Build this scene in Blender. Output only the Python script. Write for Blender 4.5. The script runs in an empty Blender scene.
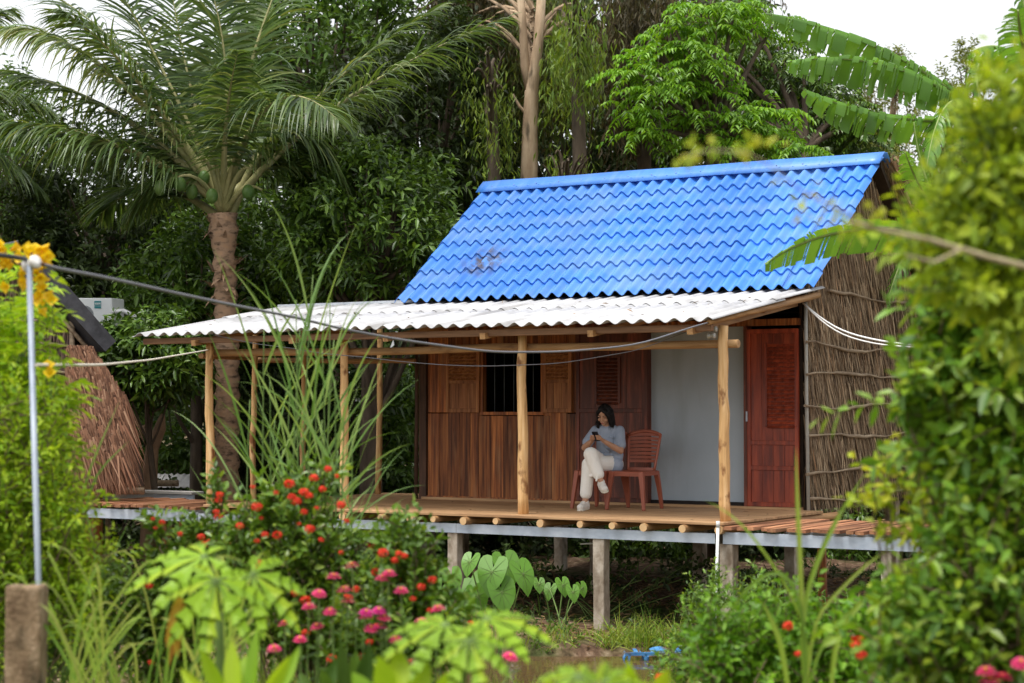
import bpy, math, random
import numpy as np
from mathutils import Vector, Matrix
PI=math.pi
R=math.radians
# ------------------------------------------------------------------ camera model
F=1900.;TH=R(32);HOR=408.;CX,CY=512.,341.5
PH=math.atan((HOR-CY)/F)
DZ=1.16
CAM=(8.799,-18.373,2.36)
fh=(-math.sin(TH),math.cos(TH));rt=(math.cos(TH),math.sin(TH))
FH=np.array([fh[0],fh[1],0.]);RT=np.array([rt[0],rt[1],0.]);UP=np.array([0,0,1.])
def ray(px,py):
    a=(px-CX)/F;b=(CY-py)/F
    f=math.cos(PH)-b*math.sin(PH);u=math.sin(PH)+b*math.cos(PH)
    return (fh[0]*f+rt[0]*a,fh[1]*f+rt[1]*a,u)
def at(px,py,X=None,Y=None,Z=None,d=None):
    r=ray(px,py)
    if X is not None:t=(X-CAM[0])/r[0]
    elif Y is not None:t=(Y-CAM[1])/r[1]
    elif Z is not None:t=(Z-CAM[2])/r[2]
    else:t=d/(r[0]*fh[0]+r[1]*fh[1])
    return np.array([CAM[i]+r[i]*t for i in range(3)])
def hz(py,d): return CAM[2]+(HOR-py)*d/F          # height of something seen at row py, d metres away
def cs(x,y):                                        # depth and sideways distance from the viewpoint
    dx,dy=x-CAM[0],y-CAM[1]
    return dx*fh[0]+dy*fh[1],dx*rt[0]+dy*rt[1]
def ss(a,b,x):
    t=np.clip((x-a)/(b-a),0,1);return t*t*(3-2*t)
def gz(x,y):
    d,s=cs(np.asarray(x,float),np.asarray(y,float))
    bank=.78*(1-ss(9.0,14.0,d))
    pond=ss(-2.6,-1.5,s)*(1-ss(2.2,3.4,s))*ss(10.5,13.0,d)*(1-ss(18.8,19.6,d+.25*np.sin(s*2.3)+.15*np.sin(s*5.1)))
    n=.05*np.sin(x*1.3+y*.7)*np.cos(y*1.1-x*.4)+.025*np.sin(x*4.1+1)*np.sin(y*3.7)
    return bank*(1-pond)-.5*pond+n*(1-pond)*ss(3,9,d)+.25*ss(30,60,d)
def ground(px,d):
    p=at(px,400,d=d);return np.array([p[0],p[1],float(gz(p[0],p[1]))])
# ------------------------------------------------------------------ scene basics
scn=bpy.context.scene
COL=scn.collection
def nrm(v):
    v=np.asarray(v,float);return v/(np.linalg.norm(v,axis=-1,keepdims=True)+1e-9)
# ------------------------------------------------------------------ mesh collector
class MB:
    def __init__(s): s.v=[];s.f=[];s.m=[];s.sm=[];s.n=0
    def add(s,v,f,mi=0,smooth=False):
        v=np.asarray(v,float).reshape(-1,3)
        if isinstance(f,np.ndarray): fl=[f] if len(f) else []
        else:
            by={}
            for q in f: by.setdefault(len(q),[]).append(q)
            fl=[np.array(q,int) for q in by.values()]
        for q in fl:
            s.f.append(q+s.n);s.m.append(mi);s.sm.append(smooth)
        s.v.append(v);s.n+=len(v)
    def box(s,c,h,rot=0.,mi=0,tilt=None,jit=0):
        x,y,z=h
        v=np.array([(a*x,b*y,d*z) for d in(-1,1) for b in(-1,1) for a in(-1,1)],float)
        if tilt is not None: v=v@np.array(tilt.to_3x3()).T
        if rot:
            k,q=math.cos(rot),math.sin(rot);v=np.stack([v[:,0]*k-v[:,1]*q,v[:,0]*q+v[:,1]*k,v[:,2]],1)
        s.add(v+np.array(c),[(0,2,3,1),(4,5,7,6),(0,1,5,4),(2,6,7,3),(0,4,6,2),(1,3,7,5)],mi)
    def bx(s,x0,x1,y0,y1,z0,z1,mi=0): s.box(((x0+x1)/2,(y0+y1)/2,(z0+z1)/2),((x1-x0)/2,(y1-y0)/2,(z1-z0)/2),mi=mi)
    def cbox(s,x0,x1,y0,y1,z0,z1,c=.004,mi=0):
        # chamfered box
        V=[];
        for z,k in((z0,c),(z0+c,0),(z1-c,0),(z1,c)):
            V+=[(x0+k,y0+k,z),(x1-k,y0+k,z),(x1-k,y1-k,z),(x0+k,y1-k,z)]
        f=[(3,2,1,0),(12,13,14,15)]
        for r in range(3):
            for j in range(4):
                a=r*4+j;b=r*4+(j+1)%4;f.append((a,b,b+4,a+4))
        s.add(V,f,mi)
    def tube(s,pts,rad,n=8,mi=0,smooth=True,cap=True,ex=1.,ups=None):
        P=np.asarray(pts,float);m=len(P)
        r=np.broadcast_to(np.asarray(rad,float),(m,)) if np.ndim(rad)<=1 else None
        T=np.gradient(P,axis=0);T=nrm(T)
        up=np.array([0,0,1.]) if ups is None else np.array(ups,float)
        if abs(T[0]@up)>.95 and ups is None: up=np.array([1.,0,0])
        A=[];u=up-T[0]*(T[0]@up);u=u/np.linalg.norm(u)
        for i in range(m):
            u=u-T[i]*(T[i]@u);u=u/(np.linalg.norm(u)+1e-9);A.append(u)
        A=np.array(A);B=np.cross(T,A)
        th=np.arange(n)*2*PI/n
        V=P[:,None]+r[:,None,None]*(A[:,None]*np.cos(th)[None,:,None]*ex+B[:,None]*np.sin(th)[None,:,None])
        V=V.reshape(-1,3);f=[]
        i=np.arange(m-1)[:,None]*n;j=np.arange(n)[None];k=(j+1)%n
        F_=np.stack([i+j,i+k,i+k+n,i+j+n],-1).reshape(-1,4)
        s.add(V,F_,mi,smooth)
        if cap:
            s.f.append(np.array([list(range(n))[::-1]])+s.n-len(V));s.m.append(mi);s.sm.append(False)
            s.f.append(np.array([list(range((m-1)*n,m*n))])+s.n-len(V));s.m.append(mi);s.sm.append(False)
    def ell(s,c,r,nu=14,nv=9,mi=0,M=None):
        V=[(0,0,-1)]
        for i in range(1,nv):
            t=-PI/2+PI*i/nv
            for j in range(nu):
                a=2*PI*j/nu;V.append((math.cos(t)*math.cos(a),math.cos(t)*math.sin(a),math.sin(t)))
        V.append((0,0,1));V=np.array(V)*np.array(r)
        if M is not None:V=V@np.array(M.to_3x3()).T
        f=[]
        for j in range(nu):
            k=(j+1)%nu;f.append((0,1+k,1+j))
            for i in range(nv-2):
                a=1+i*nu;f.append((a+j,a+k,a+nu+k,a+nu+j))
            f.append((len(V)-1,1+(nv-2)*nu+j,1+(nv-2)*nu+k))
        s.add(V+np.array(c),f,mi,True)
    def lathe(s,prof,c,n=16,mi=0,M=None):
        V=[];m=len(prof)
        for r,z in prof:
            for j in range(n):
                a=2*PI*j/n;V.append((r*math.cos(a),r*math.sin(a),z))
        V=np.array(V)
        if M is not None:V=V@np.array(M.to_3x3()).T
        f=[]
        for i in range(m-1):
            for j in range(n):
                k=(j+1)%n;f.append((i*n+j,i*n+k,(i+1)*n+k,(i+1)*n+j))
        f.append(tuple(range(n))[::-1]);f.append(tuple(range((m-1)*n,m*n)))
        s.add(V+np.array(c),f,mi,True)
    def mesh(s,name,mats,off=(0,0,0)):
        me=bpy.data.meshes.new(name)
        V=np.concatenate(s.v)-np.array(off)
        me.vertices.add(len(V));me.vertices.foreach_set('co',V.ravel().astype(np.float32))
        nl=sum(q.size for q in s.f);npoly=sum(len(q) for q in s.f)
        me.loops.add(nl);me.polygons.add(npoly)
        me.loops.foreach_set('vertex_index',np.concatenate([q.ravel() for q in s.f]).astype(np.int32))
        st=[];o=0;mi=[];sm=[]
        for q,m_,h in zip(s.f,s.m,s.sm):
            k=q.shape[1];st.append(o+np.arange(len(q))*k);o+=q.size
            mi.append(np.full(len(q),m_));sm.append(np.full(len(q),h))
        me.polygons.foreach_set('loop_start',np.concatenate(st).astype(np.int32))
        me.polygons.foreach_set('material_index',np.concatenate(mi).astype(np.int32))
        me.polygons.foreach_set('use_smooth',np.concatenate(sm))
        for m_ in (mats if isinstance(mats,(list,tuple)) else [mats]): me.materials.append(m_)
        me.update(calc_edges=True)
        return me
    def obj(s,name,mats,parent=None):
        root=parent
        while root is not None and root.parent is not None: root=root.parent
        off=(0,0,0) if root is None else tuple(root.location)
        o=bpy.data.objects.new(name,s.mesh(name,mats,off));COL.objects.link(o)
        if parent is not None:o.parent=parent
        return o
def tag(o,label=None,cat=None,group=None,kind=None):
    if label:o['label']=label
    if cat:o['category']=cat
    if group:o['group']=group
    if kind:o['kind']=kind
    return o
def thing(name,label,cat,loc=(0,0,0),group=None):
    o=bpy.data.objects.new(name,None);COL.objects.link(o);o.location=tuple(float(q) for q in loc)
    o.empty_display_size=.2
    return tag(o,label,cat,group)
def kids(o): return [c for c in bpy.data.objects if c.parent==o]
def copy_thing(o,loc,rz=0,sc=1.,label=None):
    c=o.copy();COL.objects.link(c);c.location=tuple(float(q) for q in loc);c.rotation_euler=(0,0,rz);c.scale=(sc,sc,sc)
    if label:c['label']=label
    for k in kids(o):
        q=k.copy();COL.objects.link(q);q.parent=c
        for g in kids(k):
            w=g.copy();COL.objects.link(w);w.parent=q
    return c
# ------------------------------------------------------------------ materials
def newmat(name):
    m=bpy.data.materials.new(name);m.use_nodes=True;nt=m.node_tree
    for n in list(nt.nodes):nt.nodes.remove(n)
    return m,nt
def nd(nt,t,**k):
    n=nt.nodes.new(t)
    for a,b in k.items():
        if a in n.inputs: n.inputs[a].default_value=b
        else: setattr(n,a,b)
    return n
def ramp(nt,fac,cols):
    r=nt.nodes.new('ShaderNodeValToRGB');e=r.color_ramp.elements
    while len(e)<len(cols):e.new(.5)
    for i,(p,c) in enumerate(cols):
        e[i].position=p;e[i].color=(*c,1)
    nt.links.new(fac,r.inputs[0]);return r.outputs[0]
def leafmat(name,cols,trans=.35,rough=.5,spec=.4,tmul=(1.25,1.15,.55)):
    """cols: list of colours taken at random per leaf"""
    m,nt=newmat(name);L=nt.links
    g=nd(nt,'ShaderNodeNewGeometry')
    n=len(cols);cols=[(min(1,q[0]*1.3+.003),min(1,q[1]*1.08),q[2]*.9) for q in cols] if cols[0][1]>cols[0][0] else cols
    c=ramp(nt,g.outputs['Random Per Island'],[(i/(n-1) if n>1 else 0,q) for i,q in enumerate(cols)])
    oi=nd(nt,'ShaderNodeObjectInfo')
    tc=nd(nt,'ShaderNodeTexCoord')
    no=nd(nt,'ShaderNodeTexNoise');no.inputs['Scale'].default_value=1.7;L.new(tc.outputs['Object'],no.inputs['Vector'])
    mr=nd(nt,'ShaderNodeMapRange');mr.inputs[1].default_value=.3;mr.inputs[2].default_value=.7;mr.inputs[3].default_value=.8;mr.inputs[4].default_value=1.2
    L.new(no.outputs[0],mr.inputs[0])
    hs=nd(nt,'ShaderNodeHueSaturation');L.new(c,hs.inputs['Color']);L.new(mr.outputs[0],hs.inputs['Value'])
    p=nd(nt,'ShaderNodeBsdfPrincipled',Roughness=rough);p.inputs['Specular IOR Level'].default_value=spec
    L.new(hs.outputs[0],p.inputs['Base Color'])
    mu=nd(nt,'ShaderNodeMix');mu.data_type='RGBA';mu.blend_type='MULTIPLY';mu.inputs[0].default_value=1
    L.new(hs.outputs[0],mu.inputs[6]);mu.inputs[7].default_value=(*tmul,1)
    t=nd(nt,'ShaderNodeBsdfTranslucent');L.new(mu.outputs[2],t.inputs[0])
    x=nd(nt,'ShaderNodeMixShader');x.inputs[0].default_value=trans
    L.new(p.outputs[0],x.inputs[1]);L.new(t.outputs[0],x.inputs[2])
    o=nd(nt,'ShaderNodeOutputMaterial');L.new(x.outputs[0],o.inputs[0]);return m
def surf(name,c1,c2=None,rough=.7,scale=(4,4,4),detail=6,bump=.0,bscale=None,spec=.3,metal=0,c3=None,island=0,lo=.3,hi=.7,wave=None,streak2=None):
    """noise-mottled surface; scale stretches the noise (object space)"""
    m,nt=newmat(name);L=nt.links
    tc=nd(nt,'ShaderNodeTexCoord');mp=nd(nt,'ShaderNodeMapping');mp.inputs['Scale'].default_value=scale
    L.new(tc.outputs['Object'],mp.inputs[0])
    no=nd(nt,'ShaderNodeTexNoise');no.inputs['Scale'].default_value=1;no.inputs['Detail'].default_value=detail;no.inputs['Roughness'].default_value=.6
    g=nd(nt,'ShaderNodeNewGeometry')
    ad=nd(nt,'ShaderNodeVectorMath',operation='MULTIPLY_ADD')
    cx=nd(nt,'ShaderNodeCombineXYZ')
    for i in range(3):L.new(g.outputs['Random Per Island'],cx.inputs[i])
    L.new(cx.outputs[0],ad.inputs[0]);ad.inputs[1].default_value=(37,53,71);L.new(mp.outputs[0],ad.inputs[2])
    L.new(ad.outputs[0],no.inputs['Vector'])
    cols=[(lo,c1)]+([( (lo+hi)/2,c3)] if c3 else [])+[(hi,c2 or c1)]
    c=ramp(nt,no.outputs[0],cols)
    if island:
        mr=nd(nt,'ShaderNodeMapRange');mr.inputs[3].default_value=1-island;mr.inputs[4].default_value=1+island
        L.new(g.outputs['Random Per Island'],mr.inputs[0])
        hs=nd(nt,'ShaderNodeHueSaturation');L.new(c,hs.inputs['Color']);L.new(mr.outputs[0],hs.inputs['Value']);c=hs.outputs[0]
    if streak2:   # second, larger stain layer: (colour, scale, lo, hi)
        mp2=nd(nt,'ShaderNodeMapping');mp2.inputs['Scale'].default_value=streak2[1];L.new(tc.outputs['Object'],mp2.inputs[0])
        n2=nd(nt,'ShaderNodeTexNoise');n2.inputs['Scale'].default_value=1;n2.inputs['Detail'].default_value=4;L.new(mp2.outputs[0],n2.inputs['Vector'])
        r2=nd(nt,'ShaderNodeMapRange');r2.inputs[1].default_value=streak2[2];r2.inputs[2].default_value=streak2[3];L.new(n2.outputs[0],r2.inputs[0])
        mx=nd(nt,'ShaderNodeMix');mx.data_type='RGBA';L.new(r2.outputs[0],mx.inputs[0]);L.new(c,mx.inputs[6]);mx.inputs[7].default_value=(*streak2[0],1);c=mx.outputs[2]
    p=nd(nt,'ShaderNodeBsdfPrincipled',Roughness=rough,Metallic=metal);p.inputs['Specular IOR Level'].default_value=spec
    L.new(c,p.inputs['Base Color'])
    if bump:
        b=nd(nt,'ShaderNodeBump');b.inputs['Strength'].default_value=bump;b.inputs['Distance'].default_value=.01
        if bscale:
            mp3=nd(nt,'ShaderNodeMapping');mp3.inputs['Scale'].default_value=bscale;L.new(tc.outputs['Object'],mp3.inputs[0])
            n3=nd(nt,'ShaderNodeTexNoise');n3.inputs['Scale'].default_value=1;n3.inputs['Detail'].default_value=5;L.new(mp3.outputs[0],n3.inputs['Vector']);L.new(n3.outputs[0],b.inputs['Height'])
        else:L.new(no.outputs[0],b.inputs['Height'])
        L.new(b.outputs[0],p.inputs['Normal'])
    o=nd(nt,'ShaderNodeOutputMaterial');L.new(p.outputs[0],o.inputs[0]);return m
def plain(name,c,rough=.5,spec=.4,metal=0): return surf(name,tuple(q*.9 for q in c),tuple(min(1,q*1.1) for q in c),rough,(9,9,9),3,0,None,spec,metal)
# ------------------------------------------------------------------ leaf geometry (vectorised)
def frame(D,N):
    D=nrm(D);S=nrm(np.cross(D,N));N2=np.cross(S,D);return D,S,N2
def leaf6(mb,P,D,N,L,W,mi=0,droop=.25,fold=.15,wide=.4,smooth=False):
    D,S,N=frame(D,N);n=len(P);L=np.broadcast_to(L,(n,))[:,None];W=np.broadcast_to(W,(n,))[:,None]*.5
    g=np.array([0,0,-1.])
    def pt(t,s,lift=0): return P+D*L*t+S*W*s+N*W*lift+g*L*droop*t*t
    V=np.stack([pt(0,0),pt(wide,1,fold*1.6),pt(.78,.62,fold),pt(1,0),pt(.78,-.62,fold),pt(wide,-1,fold*1.6),pt(wide,0)],1)
    b=np.arange(n)[:,None]*7
    t=np.array([[0,1,6],[0,6,5]]);q=np.array([[6,1,2,3],[5,6,3,4]])
    V=V.reshape(-1,3)
    T=(b[:,:,None]+t[None]).reshape(-1,3);Q=(b[:,:,None]+q[None]).reshape(-1,4)
    k=mb.n;mb.add(V,T,mi,smooth);mb.f.append(Q+k);mb.m.append(mi);mb.sm.append(smooth)
def leaf4(mb,P,D,N,L,W,mi=0,droop=.2,wide=.42):
    D,S,N=frame(D,N);n=len(P);L=np.broadcast_to(L,(n,))[:,None];W=np.broadcast_to(W,(n,))[:,None]*.5
    g=np.array([0,0,-1.])
    V=np.stack([P,P+D*L*wide+S*W+N*W*.25,P+D*L+g*L*droop,P+D*L*wide-S*W+N*W*.25],1).reshape(-1,3)
    b=np.arange(n)[:,None]*4
    mb.add(V,(b+np.array([[0,1,2,3]])),mi)
def strips(mb,P,D,N,L,W,segs=4,droop=.5,mi=0,taper=1.,fold=0,base=.6):
    """long narrow blades bending down; D start direction"""
    D,S,N=frame(D,N);n=len(P);L=np.broadcast_to(L,(n,))[:,None];W=np.broadcast_to(W,(n,))[:,None]*.5
    dr=np.broadcast_to(droop,(n,))[:,None]
    C=[];cur=P.copy();d=D.copy();rows=[]
    g=np.array([0,0,-1.])
    for i in range(segs+1):
        t=i/segs
        w=W*(base+(1-base)*min(1,t*4))*(1-t**(2.2))**taper if i<segs else W*0.04
        rows.append(np.stack([cur-S*w,cur+S*w],1))
        d=nrm(d+g*dr/segs*(.5+t));cur=cur+d*L/segs
    V=np.stack(rows,1).reshape(-1,3)   # n,(segs+1),2
    b=np.arange(n)[:,None,None]*(2*(segs+1));i=(np.arange(segs)*2)[None,:,None]
    q=np.array([0,1,3,2])[None,None]
    mb.add(V,(b+i+q).reshape(-1,4),mi,False)
def rdir(rng,n,up=0.,flat=1.):
    v=rng.normal(size=(n,3));v[:,2]=v[:,2]*flat+up;return nrm(v)
def twig_leaves(rng,mb,C,Dt,tl,k,L,W,mi=0,droop=.25,spread=.9,up=.5,fn=leaf6,twmi=None,tr=.004,term=0):
    """twigs at C going Dt, k leaves along each"""
    n=len(C);tl=np.broadcast_to(tl,(n,))
    t=(np.arange(k)+.6)/k
    t=np.broadcast_to(t,(n,k))+rng.uniform(-.3,.3,(n,k))/k
    if term: t=t**(1/term)
    P=C[:,None]+Dt[:,None]*(tl[:,None]*t)[...,None]
    ang=(np.arange(k)*2.4)[None]+rng.uniform(0,6.3,(n,1))+rng.uniform(-.5,.5,(n,k))
    A=nrm(np.cross(Dt,rng.normal(size=(n,3))));B=np.cross(Dt,A)
    rad=A[:,None]*np.cos(ang)[...,None]+B[:,None]*np.sin(ang)[...,None]
    D=nrm(rad*spread+Dt[:,None]*.55+np.array([0,0,.12]))
    N=nrm(np.array([0,0,up])+Dt[:,None]*.4+rng.normal(size=(n,k,3))*.35)
    P=P.reshape(-1,3);D=D.reshape(-1,3);N=N.reshape(-1,3);m=len(P)
    sz=rng.uniform(.65,1.15,m)
    fn(mb,P,D,N,L*sz,W*sz*rng.uniform(.85,1.15,m),mi,droop=droop)
    if twmi is not None:
        for i in range(n): mb.tube([C[i],C[i]+Dt[i]*tl[i]],[tr,tr*.5],3,twmi,cap=False)
def curve(p0,p1,p2,n=8):
    t=np.linspace(0,1,n)[:,None];p0,p1,p2=map(lambda q:np.asarray(q,float),(p0,p1,p2))
    return (1-t)**2*p0+2*t*(1-t)*p1+t*t*p2
# ------------------------------------------------------------------ materials used by the cabin
M={}
M['pole']=surf('pole_wood',(.34,.17,.06),(.86,.58,.30),.6,(22,22,1.6),6,.35,(60,60,5),c3=(.64,.38,.16),lo=.25,hi=.7,streak2=((.24,.10,.035),(8,8,4.5),.58,.68))
M['polex']=surf('pole_wood_lengthwise',(.22,.11,.04),(.52,.31,.14),.6,(1.6,22,22),6,.35,(5,60,60),c3=(.40,.23,.10),lo=.25,hi=.7,streak2=((.15,.07,.03),(3,7,7),.58,.75))
M['poley']=surf('rafter_wood',(.2,.10,.04),(.5,.29,.12),.6,(22,1.6,22),6,.3,c3=(.38,.21,.09))
M['logend']=plain('cut_log_end',(.62,.40,.20),.8)
M['plank']=surf('weathered_plank',(.040,.012,.005),(.50,.185,.05),.5,(24,24,1.1),9,.45,(70,70,4),c3=(.24,.074,.020),island=.38,lo=.3,hi=.7,spec=.3,streak2=((.34,.17,.075),(9,9,1.2),.54,.80))
M['shutter']=surf('shutter_wood',(.16,.055,.018),(.50,.23,.08),.5,(24,24,1.5),7,.3,c3=(.33,.13,.045),island=.2)
M['door']=surf('red_stained_door',(.10,.015,.008),(.40,.07,.025),.38,(16,16,1.6),7,.25,c3=(.24,.038,.015),island=.16,spec=.45)
M['darkdoor']=surf('dark_stained_door',(.07,.016,.009),(.26,.06,.028),.45,(16,16,1.6),7,.25,c3=(.10,.027,.014),island=.16,spec=.4)
M['grey']=surf('grey_painted_panel',(.36,.42,.47),(.42,.48,.53),.6,(2,2,1.2),7,.05,streak2=((.30,.34,.36),(4,4,.7),.55,.85))
M['dark']=plain('dark_interior',(.02,.016,.014),.9)
M['deck']=surf('deck_board',(.24,.125,.06),(.56,.35,.18),.65,(1.2,14,14),7,.25,(3,60,60),c3=(.40,.235,.115),island=.14)
M['slat']=surf('reddish_slat',(.13,.055,.03),(.46,.24,.12),.7,(16,1.2,16),7,.3,c3=(.30,.13,.065),island=.35)
M['steel']=surf('galvanised_steel',(.36,.42,.50),(.54,.59,.66),.45,(5,5,9),6,.05,spec=.5,metal=.35,streak2=((.30,.20,.13),(3,3,3),.66,.8))
M['concrete']=surf('old_concrete',(.22,.17,.12),(.52,.46,.38),.9,(9,9,6),8,.5,(30,30,30),c3=(.38,.32,.25),streak2=((.13,.09,.055),(4,4,2),.52,.7))
M['blue']=surf('blue_roof_sheet',(.032,.17,.58),(.06,.235,.70),.34,(2.5,2.5,2.5),5,.0,spec=.5,streak2=((.12,.26,.55),(.7,2.2,2.2),.48,.72))
_m=M['blue'];_nt=_m.node_tree;_L=_nt.links
_p=[n for n in _nt.nodes if n.type=='BSDF_PRINCIPLED'][0];_src=_p.inputs['Base Color'].links[0].from_socket
_tc=nd(_nt,'ShaderNodeTexCoord');_no=nd(_nt,'ShaderNodeTexNoise',Scale=9.,Detail=6.);_L.new(_tc.outputs['Object'],_no.inputs['Vector'])
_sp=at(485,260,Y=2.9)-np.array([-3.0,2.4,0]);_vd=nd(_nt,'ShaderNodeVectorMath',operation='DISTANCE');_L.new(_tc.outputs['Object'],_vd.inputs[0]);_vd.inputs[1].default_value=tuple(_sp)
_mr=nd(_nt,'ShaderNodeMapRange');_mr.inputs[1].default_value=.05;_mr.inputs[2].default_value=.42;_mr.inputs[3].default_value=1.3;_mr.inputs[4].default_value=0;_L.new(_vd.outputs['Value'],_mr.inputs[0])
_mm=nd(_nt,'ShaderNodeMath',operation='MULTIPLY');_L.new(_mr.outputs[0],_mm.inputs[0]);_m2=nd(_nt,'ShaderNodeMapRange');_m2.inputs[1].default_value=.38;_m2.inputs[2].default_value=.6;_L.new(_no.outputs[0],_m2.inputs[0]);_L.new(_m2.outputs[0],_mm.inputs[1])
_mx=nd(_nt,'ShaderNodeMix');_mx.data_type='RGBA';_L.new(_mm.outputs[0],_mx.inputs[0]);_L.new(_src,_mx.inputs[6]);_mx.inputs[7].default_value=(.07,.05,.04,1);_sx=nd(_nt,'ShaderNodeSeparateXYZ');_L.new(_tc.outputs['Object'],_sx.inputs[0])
_f=nd(_nt,'ShaderNodeMath',operation='MULTIPLY_ADD');_f.inputs[1].default_value=.91;_f.inputs[2].default_value=.3;_L.new(_sx.outputs[0],_f.inputs[0])
_fl=nd(_nt,'ShaderNodeMath',operation='FLOOR');_L.new(_f.outputs[0],_fl.inputs[0]);_wn=nd(_nt,'ShaderNodeTexWhiteNoise',noise_dimensions='1D');_L.new(_fl.outputs[0],_wn.inputs['W'])
_vr=nd(_nt,'ShaderNodeMapRange');_vr.inputs[3].default_value=.86;_vr.inputs[4].default_value=1.12;_L.new(_wn.outputs[0],_vr.inputs[0])
_hs=nd(_nt,'ShaderNodeHueSaturation');_L.new(_vr.outputs[0],_hs.inputs['Value']);_L.new(_mx.outputs[2],_hs.inputs['Color'])
# faint run-off streaks down the slope
_mp=nd(_nt,'ShaderNodeMapping');_mp.inputs['Scale'].default_value=(14,.9,.9);_L.new(_tc.outputs['Object'],_mp.inputs[0]);_n4=nd(_nt,'ShaderNodeTexNoise',Scale=1.,Detail=5.);_L.new(_mp.outputs[0],_n4.inputs['Vector'])
_r4=nd(_nt,'ShaderNodeMapRange');_r4.inputs[1].default_value=.52;_r4.inputs[2].default_value=.78;_r4.inputs[4].default_value=.45;_L.new(_n4.outputs[0],_r4.inputs[0])
_x4=nd(_nt,'ShaderNodeMix');_x4.data_type='RGBA';_L.new(_r4.outputs[0],_x4.inputs[0]);_L.new(_hs.outputs[0],_x4.inputs[6]);_x4.inputs[7].default_value=(.16,.30,.56,1);_L.new(_x4.outputs[2],_p.inputs['Base Color'])
_rr=nd(_nt,'ShaderNodeMapRange');_rr.inputs[3].default_value=.26;_rr.inputs[4].default_value=.5;_L.new(_n4.outputs[0],_rr.inputs[0]);_L.new(_rr.outputs[0],_p.inputs['Roughness'])
M['white']=surf('white_corrugated_sheet',(.40,.40,.41),(.60,.60,.61),.7,(1.5,3,3),6,.06,(30,30,30),streak2=((.20,.19,.18),(3.2,.7,.7),.50,.78))
M['straw']=None
m,nt=newmat('straw');L=nt.links
g_=nd(nt,'ShaderNodeNewGeometry')
c_=ramp(nt,g_.outputs['Random Per Island'],[(0,(.06,.042,.028)),(.25,(.21,.14,.085)),(.55,(.43,.31,.19)),(.68,(.11,.075,.045)),(.85,(.64,.49,.32)),(1,(.36,.19,.09))])
p_=nd(nt,'ShaderNodeBsdfPrincipled',Roughness=.75);p_.inputs['Specular IOR Level'].default_value=.2;L.new(c_,p_.inputs['Base Color'])
o_=nd(nt,'ShaderNodeOutputMaterial');L.new(p_.outputs[0],o_.inputs[0]);M['straw']=m
m,nt=newmat('red_palm_leaf_thatch');L=nt.links
g_=nd(nt,'ShaderNodeNewGeometry')
c_=ramp(nt,g_.outputs['Random Per Island'],[(0,(.07,.03,.02)),(.3,(.24,.12,.07)),(.55,(.36,.185,.11)),(.7,(.13,.06,.038)),(.85,(.50,.30,.19)),(1,(.30,.13,.075))])
p_=nd(nt,'ShaderNodeBsdfPrincipled',Roughness=.7);p_.inputs['Specular IOR Level'].default_value=.25;L.new(c_,p_.inputs['Base Color'])
o_=nd(nt,'ShaderNodeOutputMaterial');L.new(p_.outputs[0],o_.inputs[0]);M['redthatch']=m
M['stick']=surf('bark_stick',(.16,.11,.07),(.40,.31,.21),.8,(20,3,20),5,.4)
M['black']=plain('black_cable',(.03,.03,.034),.5)
M['cablegrey']=plain('grey_cable',(.16,.16,.175),.45)
M['whitep']=plain('white_plastic',(.78,.78,.76),.35)
M['rope']=plain('white_rope',(.72,.66,.55),.8)

YW=2.42;XL=-5.58;XR=-.17
rng=np.random.RandomState(3)
house=thing('stilt_cabin','wooden cabin on stilts with a blue tiled roof and a white roofed veranda','cabin',(-3.0,2.4,0))
def part(mb,name,mat,par=None,label=None):
    o=mb.obj(name,mat,par if par is not None else house)
    if label:o['label']=label
    return o
# --- plank wall (front) with the window opening
WX0,WX1,WZ0,WZ1=-4.63,-3.75,2.31,3.12
mb=MB();x=XL+.07
while x<-2.22:
    w=rng.choice([.13,.16,.19,.22]);x1=min(x+w,-2.22)
    dy=rng.uniform(0,.012)
    if x1<=WX0 or x>=WX1: segs=[(DZ+.02,2.29),(2.30,3.72)]
    else: segs=[(DZ+.02,WZ0-.05),(WZ1,3.72)]
    if x1<=WX0 or x>=WX1: segs=[(DZ+.02,3.72)] if rng.rand()<.6 else segs
    for z0,z1 in segs:
        a,b=x,x1
        if z1<WZ0+.3 or z0>=WZ1 or b<=WX0 or a>=WX1: pass
        mb.cbox(a+.003,b-.003,YW+dy,YW+.03+dy,z0,z1,.004)
    if x<WX0<x1 : mb.cbox(x+.003,WX0-.03,YW+.002,YW+.032,WZ0-.05,WZ1,.004)
    if x<WX1<x1 : mb.cbox(WX1+.03,x1-.003,YW+.002,YW+.032,WZ0-.05,WZ1,.004)
    x=x1
part(mb,'plank_wall',M['plank'])
mb=MB();mb.bx(XL-.05,XL+.06,YW-.03,YW+.09,.0+DZ-.05,3.78);mb.tube([(XL-.10,YW-.03,DZ-.1),(XL-.085,YW-.03,2.4),(XL-.1,YW-.02,3.7)],.028,7);part(mb,'corner_post',surf('dark_corner_post',(.03,.018,.012),(.12,.06,.035),.7,(20,20,2)))
mb=MB();mb.bx(XL,-.2,YW+.01,YW+.05,3.6,3.7);mb.bx(-2.24,-.2,YW-.01,YW+.05,3.34,3.42);part(mb,'lintel',M['plank'])
mb=MB();mb.bx(XL+.06,-2.2,YW-.022,YW+.0,DZ,DZ+.045);part(mb,'skirting',M['plank'])
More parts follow.
